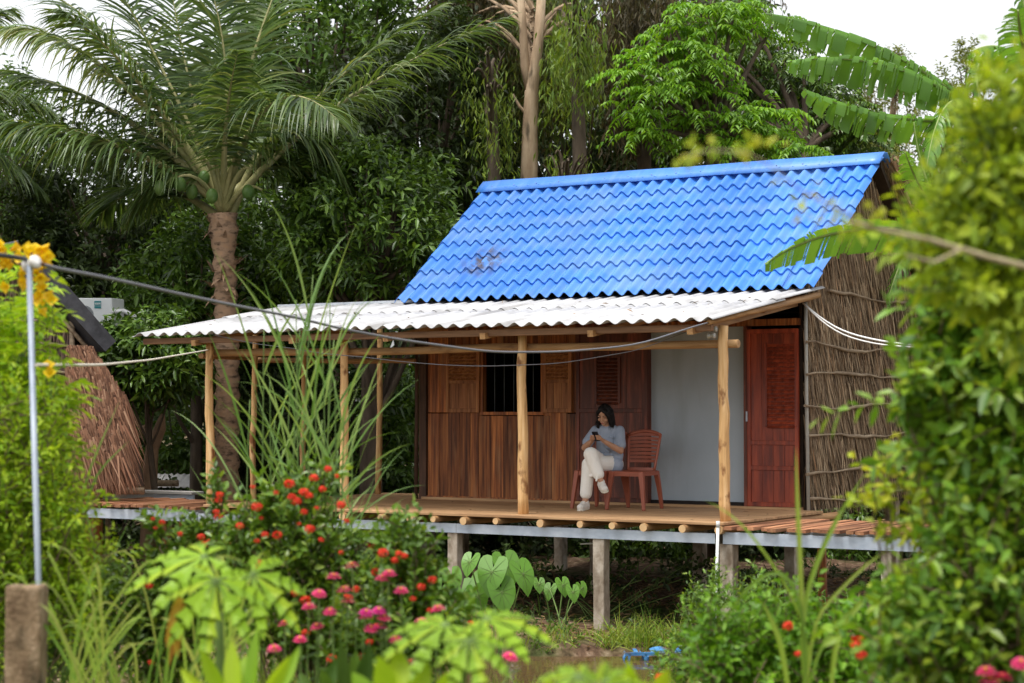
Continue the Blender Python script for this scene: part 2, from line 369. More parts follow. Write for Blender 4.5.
# window
fr=MB()
for a in((WX0-.04,WX0,WZ0-.04,WZ1+.04),(WX1,WX1+.04,WZ0-.04,WZ1+.04),(WX0-.04,WX1+.04,WZ0-.045,WZ0),(WX0-.04,WX1+.04,WZ1,WZ1+.04)):
    pass
fr.bx(WX0-.035,WX0,YW-.02,YW+.07,WZ0,WZ1);fr.bx(WX1,WX1+.035,YW-.02,YW+.07,WZ0,WZ1)
fr.bx(WX0-.035,WX1+.035,YW-.024,YW+.07,WZ0-.04,WZ0);fr.bx(WX0-.035,WX1+.035,YW-.024,YW+.07,WZ1,WZ1+.04)
win=part(fr,'window_frame',M['plank'])
for k in range(5):
    b=MB();xx=WX0+.88*(k+1)/6;b.tube([(xx,YW+.04,WZ0),(xx,YW+.04,WZ1)],.006,6);part(b,'window_bar',plain('bar_steel_%d'%k,(.09,.11,.125),.5,metal=.3) if k==0 else bpy.data.materials['bar_steel_0'],win)
def leaf_shutter(x0,x1,z0,z1,mat,louz,lx0=None,lx1=None,y=YW,rails=(),boards=3,name='shutter',label=None,th=.035):
    """framed leaf: stiles, rails, louvred part and vertical boards"""
    lx0=x0 if lx0 is None else lx0;lx1=x1 if lx1 is None else lx1
    f=MB();s=.045;ya,yb=y-th,y
    f.cbox(x0,x0+s,ya,yb,z0,z1,.004);f.cbox(x1-s,x1,ya,yb,z0,z1,.004)
    for z in [z0,z1-s*1.2]+list(rails): f.cbox(x0+s,x1-s,ya+.002,yb,z,z+s*1.2,.004)
    # boards fill everything, set back
    n=boards;w=(x1-x0-2*s)/n
    for i in range(n):
        f.cbox(x0+s+i*w+.002,x0+s+(i+1)*w-.002,ya+.014,yb-.002,z0+s,z1-s,.005)
    o=part(f,name,mat,None,label)
    lv=MB();z=louz[0]
    a,b=max(lx0,x0+s),min(lx1,x1-s)
    if lx0!=x0: lv.cbox(a-.035,a,ya-.004,ya+.014,louz[0],louz[1],.003)
    if lx1!=x1: lv.cbox(b,b+.035,ya-.004,ya+.014,louz[0],louz[1],.003)
    while z<louz[1]-.02:
        lv.box(((a+b)/2,ya+.008,z),((b-a)/2,.004,.022),tilt=Matrix.Rotation(R(-38),4,'X'));z+=.046
    part(lv,'louvre',mat,o)
    return o
leaf_shutter(-5.20,-4.68,2.30,3.16,M['shutter'],(2.74,3.09),rails=(2.68,),name='shutter')
leaf_shutter(-3.71,-3.29,2.30,3.16,M['shutter'],(2.74,3.09),rails=(2.68,),name='shutter')
leaf_shutter(-3.22,-2.24,DZ+.03,3.42,M['darkdoor'],(2.42,3.0),-2.92,-2.62,rails=(1.85,2.3,3.1),boards=4,name='door_leaf',label='dark stained door leaf folded back against the plank wall')
# opening with a grey painted panel
mb=MB();mb.bx(-2.24,-2.20,YW-.045,YW+.12,DZ,3.34);part(mb,'door_jamb',M['darkdoor'])
mb=MB();mb.bx(-.90,-.86,YW-.045,YW+.12,DZ,3.34);part(mb,'door_jamb',M['darkdoor'])
mb=MB();mb.bx(-2.20,-.90,YW+.06,YW+.09,DZ+.07,3.34);part(mb,'grey_panel',M['grey'])
mb=MB();mb.bx(-2.2,-.9,YW+.03,YW+.055,DZ+.0,DZ+.07);part(mb,'threshold',M['dark'])
d2=leaf_shutter(-.86,-.20,DZ+.03,3.30,M['door'],(2.14,3.14),-.60,-.22,rails=(1.62,1.92),boards=4,name='door_leaf',label='red stained door leaf with a tall louvre beside the straw wall')
h=MB();h.bx(-.865,-.85,YW-.06,YW-.035,2.2,2.32);part(h,'door_handle',M['steel'],d2)
mb=MB();mb.bx(XL,-.2,YW-.05,YW+.12,DZ-.012,DZ+.028);part(mb,'sill_board',M['deck'])
# body of the cabin behind (sides, back, floor inside)
YB=6.5;RY=4.5;RZ=5.56
mb=MB();mb.bx(XL,XR-.02,YW+.14,YB,DZ-.02,DZ+.0)
mb.bx(XL,XL+.05,YW+.1,YB,DZ,3.72);mb.bx(XL,XR-.1,YB-.05,YB,DZ,3.7)
for X in (XL+.02,XR-.07):
    V=[(X,YW+.1,3.70),(X,YB,3.70),(X,RY,RZ-.14),(X+.04,YW+.1,3.70),(X+.04,YB,3.70),(X+.04,RY,RZ-.14)]
    mb.add(V,[(0,1,2),(3,5,4),(0,3,4,1),(1,4,5,2),(0,2,5,3)])
mb.bx(XR-.07,XR-.03,YW+.1,YB,DZ,3.70)
part(mb,'inner_wall',surf('inner_board',(.03,.02,.013),(.07,.045,.03),.9,(5,5,5)))
# straw gable wall: overlapping courses of straw blades
mb=MB();n=15000
yy=rng.uniform(YW+.03,YB,n);zz=np.full(n,0.)
topz=lambda y:3.72+(np.where(y<RY,(y-YW),(YB-y))/(RY-YW)).clip(0,1)*(RZ-.08-3.72)
zz=DZ+.1+rng.uniform(0,1,n)*(topz(yy)-DZ-.1)
course=np.floor((zz-DZ)/.34);zz=DZ+.1+(course+1)*.34*1.0+rng.uniform(-.12,.09,n)
zz=np.minimum(zz,topz(yy)-rng.uniform(0,.05,n))
fr_=((zz-DZ)/.34)%1
P=np.stack([XR+.0+rng.uniform(0,.055,n),yy,zz],1)
D=nrm(np.stack([rng.uniform(.0,.16,n),rng.normal(.18,.22,n),-np.ones(n)],1))
N=nrm(np.stack([np.ones(n),rng.normal(0,.5,n),np.full(n,.1)],1))
strips(mb,P,D,N,rng.uniform(.28,.6,n),rng.uniform(.007,.02,n),2,.1,base=1.)
gab=part(mb,'straw_gable_wall',M['straw'])
for z0,ya,yb,j in ((3.10,2.35,6.1,.05),(2.77,2.35,5.9,.02),(2.38,2.3,6.1,.05),(2.02,2.4,6.1,.03),(1.60,2.35,6.2,.02),(1.25,2.4,6.1,.05),(3.75,3.0,5.6,.03),(4.35,3.4,5.1,.02)):
    s=MB();y=np.linspace(ya,yb,16);z=z0+j*np.sin(y*2.1+z0*7)*.8+rng.uniform(-.012,.012,16)
    s.tube(np.stack([XR+.10+.012*np.sin(y*5),y,z],1),.017+.006*np.sin(y*3+z0),7);part(s,'stick',M['stick'],gab)
mb=MB();mb.tube([(XR+.09,YW-.02,DZ-.25),(XR+.07,YW-.02,2.4),(XR+.06,YW-.01,3.72)],.022,8);part(mb,'corner_pole',plain('grey_bamboo',(.36,.35,.31),.6))
# --- blue roof: stepped wave tiles pressed in metal sheets
def tile_slope(x0,x1,ya,za,yb,zb,per=.183,rows=8.6,sub=8):
    mb=MB();S=np.array([0,yb-ya,zb-za]);Ls=np.linalg.norm(S);S/=Ls;Nn=np.array([0,-S[2],S[1]])
    if Nn[2]<0:Nn=-Nn
    nx=int((x1-x0)/per*sub);xs=np.linspace(x0,x1,nx+1)
    ph=xs/per*2*PI
    w=np.cos(ph);prof=.029*np.sign(w)*np.abs(w)**.95
    rl=Ls/rows;V=[];
    us=[]
    r=0
    rr=[]
    nr=int(math.ceil(rows))
    for r in range(nr):
        u0=r*rl;u1=min((r+1)*rl,Ls)
        for f,hh in((0,.030),(.35,.021),(.7,.011),(1,.0)):
            u=u0+(u1-u0)*f
            sc=np.sin(ph+PI/2)  # scalloped lip
            uu=u+.014*np.cos(ph)+.005*np.sin(np.floor(xs/1.1)*2.7+r)
            rr.append((uu,prof+hh))
        if u1>=Ls:break
    for uu,h in rr:
        V.append(np.stack([xs,ya+S[1]*uu+Nn[1]*h,za+S[2]*uu+Nn[2]*h],1))
    V=np.concatenate(V);k=len(xs);m=len(rr)
    i=np.arange(m-1)[:,None]*k;j=np.arange(k-1)[None]
    Fq=np.stack([i+j,i+j+1,i+j+1+k,i+j+k],-1).reshape(-1,4)
    mb.add(V,Fq,0,True)
    return mb
RX0,RX1=-5.93,.07
mb=tile_slope(RX0,RX1,2.24,3.765,RY,RZ)
rf=part(mb,'blue_roof',M['blue'])
md=rf.modifiers.new('s','SOLIDIFY');md.thickness=.008;md.offset=-1
md=rf.modifiers.new('e','EDGE_SPLIT');md.split_angle=R(50)
mb=MB();g=np.random.RandomState(12);n=9000
Sv=np.array([0,YB+.35-RY,3.55-RZ]);q=g.uniform(0,1,n)**.9
P=np.stack([g.uniform(RX0+.05,RX1-.02,n),RY+.05+Sv[1]*q*.93,RZ-.06+Sv[2]*q*.93],1)+np.array([0,.7,.72])*g.uniform(0,.09,(n,1))
edge=np.arange(n)<2600;P[edge,0]=g.uniform(RX1-.25,RX1+.04,edge.sum())
D=nrm(Sv+g.normal(size=(n,3))*[.35,.25,.2]);strips(mb,P,D,nrm(np.array([0,.7,.72])+g.normal(size=(n,3))*.3),g.uniform(.3,.7,n),g.uniform(.012,.03,n),2,.15,base=1.)
rt_=part(mb,'rear_thatch_roof',M['straw'])
mb=MB();V=[(RX0+.05,RY,RZ-.05),(RX1-.04,RY,RZ-.05),(RX1-.04,YB+.3,3.55),(RX0+.05,YB+.3,3.55)];V=V+[(x,y,z-.09) for x,y,z in V]
mb.add(V,[(0,1,2,3),(7,6,5,4),(1,5,6,2),(0,3,7,4),(0,4,5,1),(2,6,7,3)]);part(mb,'thatch_base',bpy.data.materials['inner_board'],rt_)
# overlapping sheet seams: thin raised lips running up the slope
mb=MB();S=nrm(np.array([0,RY-2.24,RZ-3.765]));NN=np.array([0,-S[2],S[1]])
for k,xx in enumerate((-5.12,-4.03,-2.93,-1.83,-.73,-.32)):
    mb=MB()
    a=np.array([xx,2.24,3.765])+NN*.036;b=np.array([xx,RY,RZ])+NN*.036-S*.1
    mb.tube([a,b],.004,4)
    part(mb,'sheet_seam',surf('seam_blue',(.03,.11,.40),(.04,.15,.5),.5,(3,3,3)) if k==0 else bpy.data.materials['seam_blue'],rf)
# ridge cap
mb=MB();xs=np.linspace(RX0-.03,RX1+.03,40);w=.26
for sgn in(1,-1):
    Sd=nrm(np.array([0,-1*sgn*(RY-2.24),-(RZ-3.765)]));Nd=np.array([0,-Sd[2]*1.0,0])
    Nn=np.array([0,Sd[2]*sgn*-1*-1,0])
    Nv=np.array([0,-sgn*(RZ-3.765),(RY-2.3)]);Nv=Nv/np.linalg.norm(Nv)
    rows_=[]
    for u,hh in((0,.058),(w*.5,.056),(w,.045)):
        z=hh+.004*np.sin(xs*3.1+u*9)
        rows_.append(np.stack([xs,np.full(40,RY)+Sd[1]*u+Nv[1]*z,RZ+Sd[2]*u+Nv[2]*z],1))
    V=np.concatenate(rows_);i=np.arange(2)[:,None]*40;j=np.arange(39)[None]
    mb.add(V,np.stack([i+j,i+j+1,i+j+41,i+j+40],-1).reshape(-1,4),0,True)
rc=part(mb,'ridge_cap',M['blue'],rf);md=rc.modifiers.new('s','SOLIDIFY');md.thickness=.006;md.offset=0
mb=MB();rng2=np.random.RandomState(8)
Sd=nrm(np.array([0,-(RY-2.24),-(RZ-3.765)]));Nv=nrm(np.array([0,-(RZ-3.765),(RY-2.3)]))
for xx in np.arange(RX0+.2,RX1,.366):
    c=np.array([xx,RY,RZ])+Sd*.15+Nv*.062;mb.ell(c,(.009,.009,.009),6,4)
for r_ in (0.5,1.6,2.9):
    for xx in np.arange(RX0+.18,RX1,.366*1.5):
        u=r_*.8+.1
        c=np.array([math.floor(xx/.183)*.183,2.24,3.765])-Sd*u+Nv*.05;mb.ell(c,(.007,.007,.007),6,4)
o=part(mb,'roof_screws',plain('screw_grey',(.25,.32,.45),.4),rf);o['kind']='stuff'
# --- white corrugated veranda roof, two overlapping courses
def corr(x0,x1,rows,per=.2,amp=.024):
    mb=MB();nx=int((x1-x0)/per*10);xs=np.linspace(x0,x1,nx+1);pr=amp*np.cos(xs/per*2*PI)
    jag=.012*np.sin(np.floor(xs/1.0)*3.7)
    V=[np.stack([xs,np.full(len(xs),y)+(jag if i==0 else 0),z+pr+.006*np.sin(xs*.9+y)],1) for i,(y,z) in enumerate(rows)]
    V=np.concatenate(V);k=len(xs);i=np.arange(len(rows)-1)[:,None]*k;j=np.arange(k-1)[None]
    mb.add(V,np.stack([i+j,i+j+1,i+j+1+k,i+j+k],-1).reshape(-1,4),0,True);return mb
zr=lambda y:3.30+(y+.4)*.154
o=part(corr(-8.12,.06,[(-.42,zr(-.42)),(.5,zr(.5)),(1.45,zr(1.45))]),'veranda_roof',M['white']);md=o.modifiers.new('s','SOLIDIFY');md.thickness=.007
o2=part(corr(-8.14,.05,[(1.22,zr(1.22)+.014),(1.9,zr(1.9)+.014),(2.62,zr(2.62)+.014)]),'upper_sheet',M['white'],o);o2.modifiers.new('s','SOLIDIFY').thickness=.007
mb=MB();mb.bx(-8.13,-5.75,2.5,2.62,zr(2.56)+.02,zr(2.56)+.055);part(mb,'edge_flashing',surf('grey_flashing',(.35,.38,.42),(.5,.53,.56),.5,(3,3,3)),o)
# --- veranda frame
def rough_pole(p0,p1,r,n=10,wob=.02,seed=0,taper=.85,k=9):
    g=np.random.RandomState(seed);t=np.linspace(0,1,n)[:,None]
    P=np.array(p0,float)*(1-t)+np.array(p1,float)*t
    w=g.normal(size=(n,3))*wob*.35;w=np.cumsum(w,0)*.5;w-=np.linspace(0,1,n)[:,None]*w[-1];w-=w[0]*(1-t)
    ax=nrm(np.array(p1,float)-np.array(p0,float));w-=ax*(w@ax)[:,None]
    mb=MB();mb.tube(P+w,r*(1-(1-taper)*t[:,0])*(1+g.uniform(-.05,.05,n)),k);return mb
for i,(x,y,r) in enumerate(((0,0,.062),(-2.53,0,.062),(-5.02,-.05,.055),(-7.13,-.05,.058))):
    part(rough_pole((x,y,DZ-.002),(x-.02,y,3.24),r,12,.035,20+i),'veranda_post',M['pole'])
for i,(x,y,r) in enumerate(((-6.88,3.18,.045),(-8.05,1.9,.045),(-7.30,2.0,.042))):
    part(rough_pole((x,y,DZ-.002 if i!=1 else .0),(x+.02,y,zr(y)-.1),r,12,.05,30+i),'back_post',M['pole'])
part(rough_pole((-7.3,.075,3.06),(.12,.075,3.045),.05,16,.05,40,.9),'front_rail',M['polex'])
part(rough_pole((-7.3,-.05,3.02),(-8.1,1.95,3.05),.035,6,.02,41),'side_rail',M['poley'])
part(rough_pole((-8.2,2.0,3.02),(-5.6,2.25,2.98),.04,8,.03,42),'back_rail',M['polex'])
mb=MB();mb.cbox(-8.05,-.02,-.30,-.24,3.17,3.245,.005);mb.cbox(-8.05,-.02,1.05,1.11,zr(1.08)-.11,zr(1.08)-.035,.005);mb.cbox(-8.05,-.02,2.28,2.34,zr(2.3)-.11,zr(2.3)-.035,.005)
part(mb,'purlin',surf('brown_purlin',(.12,.06,.03),(.30,.16,.08),.7,(1.5,20,20),6))
for i,x in enumerate((-7.15,-5.6,-4.2,-2.85,-1.45,-.24)):
    a=zr(-.3)-.13;b=zr(2.4)-.13
    s=MB();t=Matrix.Rotation(math.atan2(b-a,2.7),4,'X');s.box((x,1.02,(a+b)/2-.01),(.035,1.40,.035),tilt=t);part(s,'rafter',M['poley'])
s=MB();s.tube([(-.02,-.36,zr(-.36)-.045),(.0,1,zr(1)-.05),(.01,2.5,zr(2.5)-.055)],[.03,.04,.04],8);part(s,'rafter',M['poley'])
# insulators by the right post
s=MB();
for k in range(2):s.lathe([(0,-.045),(.028,-.045),(.03,-.03),(.018,-.012),(.018,.012),(.03,.03),(.028,.045),(0,.045)],(-.10-.02*k,-.09,3.20-.07*k),12,0,Matrix.Rotation(R(90),4,'Y'))
part(s,'insulator',plain('grey_insulator',(.5,.5,.47),.3))
# --- deck
mb=MB();y=-.28;k=0
while y<YW-.02:
    w=.155;x=-5.9 if y<YW else -5.9
    xs=[-6.9 if y>-.1 else -5.35]
    g=np.random.RandomState(60+k);cut=[-7.05]+sorted(g.uniform(-5.5,-.8,2))+[.10]
    for a,b in zip(cut[:-1],cut[1:]):
        mb.cbox(a+.002,b-.002,y+.002,min(y+w-.002,YW-.02),DZ-.032,DZ-g.uniform(0,.003),.003)
    y+=w;k+=1
while y<3.45:
    mb.cbox(-7.05,XL-.12,y+.002,y+.15,DZ-.032,DZ-.001,.003);y+=.155
mb.bx(-7.05,XL-.12,YW-.0185,2.48,DZ-.032,DZ-.001)
part(mb,'deck_floor',M['deck'])
for i,x in enumerate([-6.75,-6.2,-5.75,-5.3,-4.85,-4.28,-3.88,-3.54,-3.12,-2.70,-2.13,-1.62,-1.20,-.83,-.35,.06]):
    s=MB();g=np.random.RandomState(i);r=.042+g.uniform(-.005,.006)
    s.tube([(x,-.30-g.uniform(0,.05),DZ-.034-r),(x+g.uniform(-.03,.03),1.2,DZ-.034-r),(x,2.9,DZ-.034-r)],r,10,0,cap=False)
    e=np.array([s.v[-1][:10].mean(0)]);s.add(np.concatenate([s.v[-1][:10]]),[tuple(range(10))[::-1]],1)
    part(s,'joist',[M['poley'],M['logend']])
mb=MB()
def channel(mb,x0,x1,y,z0,z1):
    mb.bx(x0,x1,y-.0025,y+.0025,z0,z1);mb.bx(x0,x1,y+.003,y+.05,z1-.005,z1);mb.bx(x0,x1,y+.003,y+.05,z0,z0+.005)
BZ1=DZ-.122;BZ0=BZ1-.105
channel(mb,-7.2,-3.3,-.22,BZ0,BZ1);channel(mb,-3.295,-.02,-.22,BZ0,BZ1)
channel(mb,-7.2,-.02,2.3,BZ0,BZ1);part(mb,'steel_beam',M['steel'])
def stilt(x,y,w,z1,seed,mat='concrete',par=None,round_=False):
    g=np.random.RandomState(seed);s=MB();z0=float(gz(x,y))-.5
    if round_: s.tube([(x+.02,y,z0),(x,y,(z0+z1)/2),(x-.01,y,z1)],[w*.55,w*.5,w*.48],9);mt=M['plank']
    else:
        n=9;z=np.linspace(z0,z1,n);V=[]
        for q in z:
            for a,b in((-1,-1),(1,-1),(1,1),(-1,1)):
                V.append((x+a*w/2+g.uniform(-.004,.004),y+b*w/2+g.uniform(-.004,.004),q))
        f=[(3,2,1,0),tuple(range(4*n-4,4*n))]
        for i in range(n-1):
            for j in range(4):f.append((i*4+j,i*4+(j+1)%4,i*4+4+(j+1)%4,i*4+4+j))
        s.add(V,f);mt=M[mat]
    o=part(s,'stilt',mt,par);b=o.modifiers.new('b','BEVEL');b.width=.012;b.segments=2;b.limit_method='ANGLE';return o
for i,(x,y,w) in enumerate(((-3.36,-.14,.135),(-1.44,-.14,.14),(.10,-.14,.15),(-5.2,-.1,.13),(-7.03,-.12,.12))):stilt(x,y,w,BZ0,i)
for i,(x,y,w) in enumerate(((-5.5,2.35,.2),(-4.9,2.35,.12),(-2.9,2.35,.14),(-1.5,2.4,.14),(-.3,2.4,.14),(-5.4,5.7,.15),(-2.8,5.8,.15),(-.3,5.7,.15))):stilt(x,y,w,BZ0 if y<3 else DZ-.02,10+i)
# --- walkways
def walkway(x0,x1,y0,y1,label,stl,seed,dz=0):
    w=thing('slatted_walkway',label,'walkway',((x0+x1)/2,(y0+y1)/2,0),None)
    g=np.random.RandomState(seed);s=MB();x=x0
    while x<x1-.05:
        ww=g.uniform(.07,.11);sk=g.uniform(-.05,.05)
        s.box((x+ww/2,(y0+y1)/2+g.uniform(-.03,.03),DZ-.06+dz+g.uniform(-.006,.012)),(ww/2,(y1-y0)/2,.018),rot=g.uniform(-.05,.05))
        x+=ww+g.uniform(.015,.05)
    s.obj('slat_floor',M['slat'],w)
    s=MB();channel(s,x0-.05,x1,y0+.05,BZ0+dz,BZ1+.018+dz);s.obj('steel_beam',M['steel'],w)
    s=MB();channel(s,x0-.05,x1,y1-.1,BZ0+dz,BZ1+.018+dz);s.obj('steel_beam',M['steel'],w)
    for i,(x,y,wd,rd) in enumerate(stl): stilt(x,y,wd,BZ0+dz,seed+i,par=w,round_=rd)
    return w
walkway(.12,3.6,-.27,1.5,'walkway of reddish wooden slats running right from the cabin below the straw wall',((1.86,-.14,.12,False),(.55,1.3,.11,True),(2.9,1.2,.12,True)),50)
walkway(-9.45,-7.18,-.27,1.3,'walkway of reddish wooden slats leading left from the veranda to the thatched hut',((-9.4,-.14,.10,False),(-8.9,1.1,.15,True)),70)
w=thing('rear_walkway','narrow grey planked walkway running behind the slatted one, far left','walkway',(-11,1.9,0))
s=MB();s.cbox(-17,-8.9,1.6,1.85,DZ-.0,DZ+.04,.004);s.obj('plank_floor',surf('grey_plank',(.25,.24,.23),(.42,.40,.37),.7,(2,12,12)),w)
s=MB();s.bx(-17,-8.9,1.62,1.66,DZ-.10,DZ-.004);s.obj('edge_beam',M['steel'],w)
for i,x in enumerate((-9.2,-11,-13,-15)):
    stilt(x,1.75,.1,DZ-.005,90+i,par=w,round_=True)
# --- white drain pipe
pz=[at(718,526,Y=-.34),at(716,600,Y=-.34),at(713,652,Y=-.36)]
s=MB();s.tube(pz,.017,8);s.tube([pz[0]+[0,0,-.01],pz[0]+[0,0,.05]],.021,8)
tag(s.obj('drain_pipe',M['whitep']),'thin white plastic pipe hanging from the steel beam beside the corner stilt','pipe')
s=MB();a=at(500,545,d=22.5);s.tube([at(580,544,d=21.5),at(603,543,d=21.5)],.009,6);tag(s.obj('short_pipe',M['whitep']),'short white plastic pipe stub in the dark under the deck beside a stilt','pipe')

g=np.random.RandomState(31);n=46;P=np.stack([g.uniform(-8,-.1,n),g.uniform(-.3,2.1,n),np.zeros(n)],1);P[:,2]=zr(P[:,1])+.045;mb=MB()
leaf6(mb,P,nrm(g.normal(size=(n,3))*[1,1,.1]),nrm(UP+g.normal(size=(n,3))*.25),g.uniform(.04,.10,n),g.uniform(.015,.03,n),0,0,.2)
n=30;P=np.stack([g.uniform(-6.5,2.5,n),g.uniform(-.2,2.2,n),np.full(n,DZ+.006)],1);leaf6(mb,P,nrm(g.normal(size=(n,3))*[1,1,.1]),nrm(UP+g.normal(size=(n,3))*.25),g.uniform(.04,.09,n),g.uniform(.015,.03,n),0,0,.2)
tag(mb.obj('fallen_leaves',surf('fallen_leaf',(.10,.06,.03),(.30,.19,.09),.8,(9,9,9),island=.5)),'dry leaves fallen on the white roof and the deck',kind='stuff')
# ------------------------------------------------------------------ chairs
M['chair']=surf('brown_red_plastic',(.27,.070,.036),(.33,.09,.048),.42,(3,3,3),3,.04,(60,60,60),spec=.45)
def locobj(mb,name,mats,par):
    o=bpy.data.objects.new(name,mb.mesh(name,mats));COL.objects.link(o);o.parent=par;return o
def make_chair(label,loc,rz):
    t=thing('plastic_chair',label,'chair',loc,None);t.rotation_euler=(0,0,rz);c=M['chair']
    s=MB();n=9
    # seat: slightly dished slab with rounded front
    V=[];xs=np.linspace(-1,1,9);ys=np.linspace(-1,1,9)
    for zt in(0,1):
        for y in ys:
            for x in xs:
                w=.215-.02*(y+1)/2
                z=.445-.012*(1-x*x)*(1-y*y)-(.02*max(0,-y-.6)**1.2 if y<-.6 else 0)
                V.append((x*w,y*.215,z-(.02 if zt==0 else 0)))
    f=[]
    for j in range(8):
        for i in range(8):
            a=j*9+i;f.append((a+81,a+82,a+91,a+90));f.append((a,a+9,a+10,a+1))
    for i in range(8):
        f+=[(i,i+1,i+82,i+81),(72+i,72+i+81,73+i+81,73+i),(i*9,i*9+81,i*9+90,i*9+9),(i*9+8,i*9+17,i*9+98,i*9+89)]
    s.add(V,f,0,True);locobj(s,'seat',c,t)
    s=MB();s.bx(-.205,.205,-.222,-.20,.385,.432);s.bx(-.19,.19,.2,.215,.39,.432);s.bx(-.217,-.197,-.2,.2,.39,.432);s.bx(.197,.217,-.2,.2,.39,.432)
    o=locobj(s,'apron',c,t)
    for sx in(-1,1):
        for fy in(-1,1):
            top=np.array([sx*.195,fy*.20,.44]);bot=np.array([sx*(.235 if fy<0 else .215),-.245 if fy<0 else .29,0])
            s=MB();V=[]
            for k in range(6):
                q=k/5;p=top*(1-q)+bot*q;w=.030*(1-q)+.019*q;w2=.036*(1-q)+.019*q
                if fy>0:p[1]+=.012*math.sin(q*PI)
                for a,b in((-1,-1),(1,-1),(1,1),(-1,1)):V.append(p+np.array([a*w-sx*w*.4*(1-q),b*w2*.8,0]))
            f=[(0,1,2,3),(23,22,21,20)]
            for k in range(5):
                for j in range(4):a=k*4+j;b=k*4+(j+1)%4;f.append((a,a+4,b+4,b))
            s.add(V,f);o=locobj(s,'leg',c,t);m_=o.modifiers.new('b','BEVEL');m_.width=.006;m_.segments=2
    # back: two stiles, arched top rail and curved slats
    def bp(x,z):  # surface of the back
        return np.array([x,.205+(z-.44)*.26+.035*(1-(x/.21)**2)-.03,z])
    s=MB()
    for sx in(-1,1):
        s.tube([bp(sx*(.165+.04*q),.43+.42*q) for q in np.linspace(0,1,8)],.020,8,ex=.8)
    s.tube([bp(x,.85+.045*(1-(x/.205)**2)) for x in np.linspace(-.205,.205,13)],.021,8)
    B=s;locobj(B,'back_frame',c,t)
    s=MB()
    for k in range(8):
        z=.55+.042*k;w=.165+.04*(z-.43)/.42
        if k==7: pass
        P=[bp(x,z+.014*(1-(x/w)**2)*(k/7)) for x in np.linspace(-w,w,11)]
        V=[];
        for p in P:
            for dy,dz_ in((-.004,-.0165),(.004,-.0165),(.004,.0165),(-.004,.0165)):V.append(p+np.array([0,dy,dz_]))
        f=[]
        for i in range(10):
            for j in range(4):a=i*4+j;b=i*4+(j+1)%4;f.append((a,b,b+4,a+4))
        s.add(V,f,0,False)
    s.add(*(lambda P:(np.concatenate([P+[0,-.003,0],P+[0,.003,0]]),[(0,1,2,3),(7,6,5,4)]))(np.array([bp(-.17,.44),bp(.17,.44),bp(.172,.475),bp(-.172,.475)])))
    locobj(s,'backrest',c,t)
    t.scale=(1.03,1.03,1.03);return t
make_chair('empty brown red plastic chair with a slatted back, standing in front of the grey panel',(-1.93,1.53,DZ+.001),R(3))
PC=(-2.40,1.54)
make_chair('brown red plastic chair that the woman sits on',(PC[0],PC[1],DZ+.001),R(-1))
# ------------------------------------------------------------------ person
def capsule(mb,p0,p1,r0,r1,n=12,ex=1.,ups=None):
    p0,p1=np.array(p0,float),np.array(p1,float);ax=p1-p0;L=np.linalg.norm(ax);ax/=L
    P=[];r=[]
    for a in(88,60,35,12):P.append(p0-ax*r0*math.sin(R(a)));r.append(r0*math.cos(R(a)))
    P.append(p0);r.append(r0);P.append((p0+p1)/2);r.append((r0+r1)/2);P.append(p1);r.append(r1)
    for a in(12,35,60,88):P.append(p1+ax*r1*math.sin(R(a)));r.append(r1*math.cos(R(a)))
    mb.tube(P,r,n,ex=ex,ups=ups)
def limb(mb,pts,rad,n=12,ex=1.,ups=None):
    for i in range(len(pts)-1):capsule(mb,pts[i],pts[i+1],rad[i],rad[i+1],n,ex,ups)
def blob(mb,name,mats,par,voxel,smooth=4,fac=.5):
    me=mb.mesh(name,mats);o=bpy.data.objects.new(name,me);COL.objects.link(o)
    m_=o.modifiers.new('r','REMESH');m_.mode='VOXEL';m_.voxel_size=voxel;m_.use_smooth_shade=True
    m_=o.modifiers.new('s','SMOOTH');m_.iterations=smooth;m_.factor=fac
    bpy.context.view_layer.update()
    dg=bpy.context.evaluated_depsgraph_get();e=o.evaluated_get(dg)
    nm=bpy.data.meshes.new_from_object(e);o.modifiers.clear();o.data=nm
    nm.materials.clear()
    for q in (mats if isinstance(mats,(list,tuple)) else [mats]):nm.materials.append(q)
    o.parent=par;return o
skin=surf('skin',(.46,.25,.155),(.52,.29,.185),.5,(8,8,8),3,0,spec=.35)
cloth=surf('blue_grey_cotton',(.29,.34,.43),(.36,.41,.50),.85,(10,10,10),5,.5,(16,16,9),spec=.15)
cream=surf('cream_cotton',(.82,.79,.73),(.88,.86,.81),.85,(8,8,8),5,.5,(14,14,8),spec=.15)
hairm=plain('black_hair',(.008,.007,.007),.6,.25)
shoe=surf('white_sneaker',(.62,.58,.52),(.74,.71,.66),.6,(20,20,20),3,.1)
per=thing('person','seated woman in a blue grey t-shirt and cream trousers looking at a phone','person',(PC[0]+.09,PC[1]-.02,DZ));per.rotation_euler=(0,0,R(11));per.scale=(1.035,)*3
body=MB()
HM=Matrix.Rotation(R(-5),4,'Z')@Matrix.Rotation(R(27),4,'X')@Matrix.Rotation(R(4),4,'Y')
HC=np.array([-.015,.005,1.075])
def hp(p):return np.array(HM@Vector(p))+HC
def hell(mb,c,r,nu=16,nv=12):mb.ell(hp(c),r,nu,nv,0,HM)
hell(body,(0,.01,.025),(.073,.090,.088),20,14)
hell(body,(0,-.022,-.035),(.056,.062,.070),20,14)
hell(body,(0,-.052,-.088),(.026,.024,.020))
hell(body,(0,-.088,-.022),(.011,.017,.013));capsule(body,hp((0,-.080,.018)),hp((0,-.094,-.018)),.008,.011)
for sx in(-1,1):
    hell(body,(sx*.038,-.060,-.025),(.024,.022,.020));hell(body,(sx*.073,.005,-.01),(.010,.018,.028))
    hell(body,(sx*.03,-.080,.024),(.022,.010,.009))
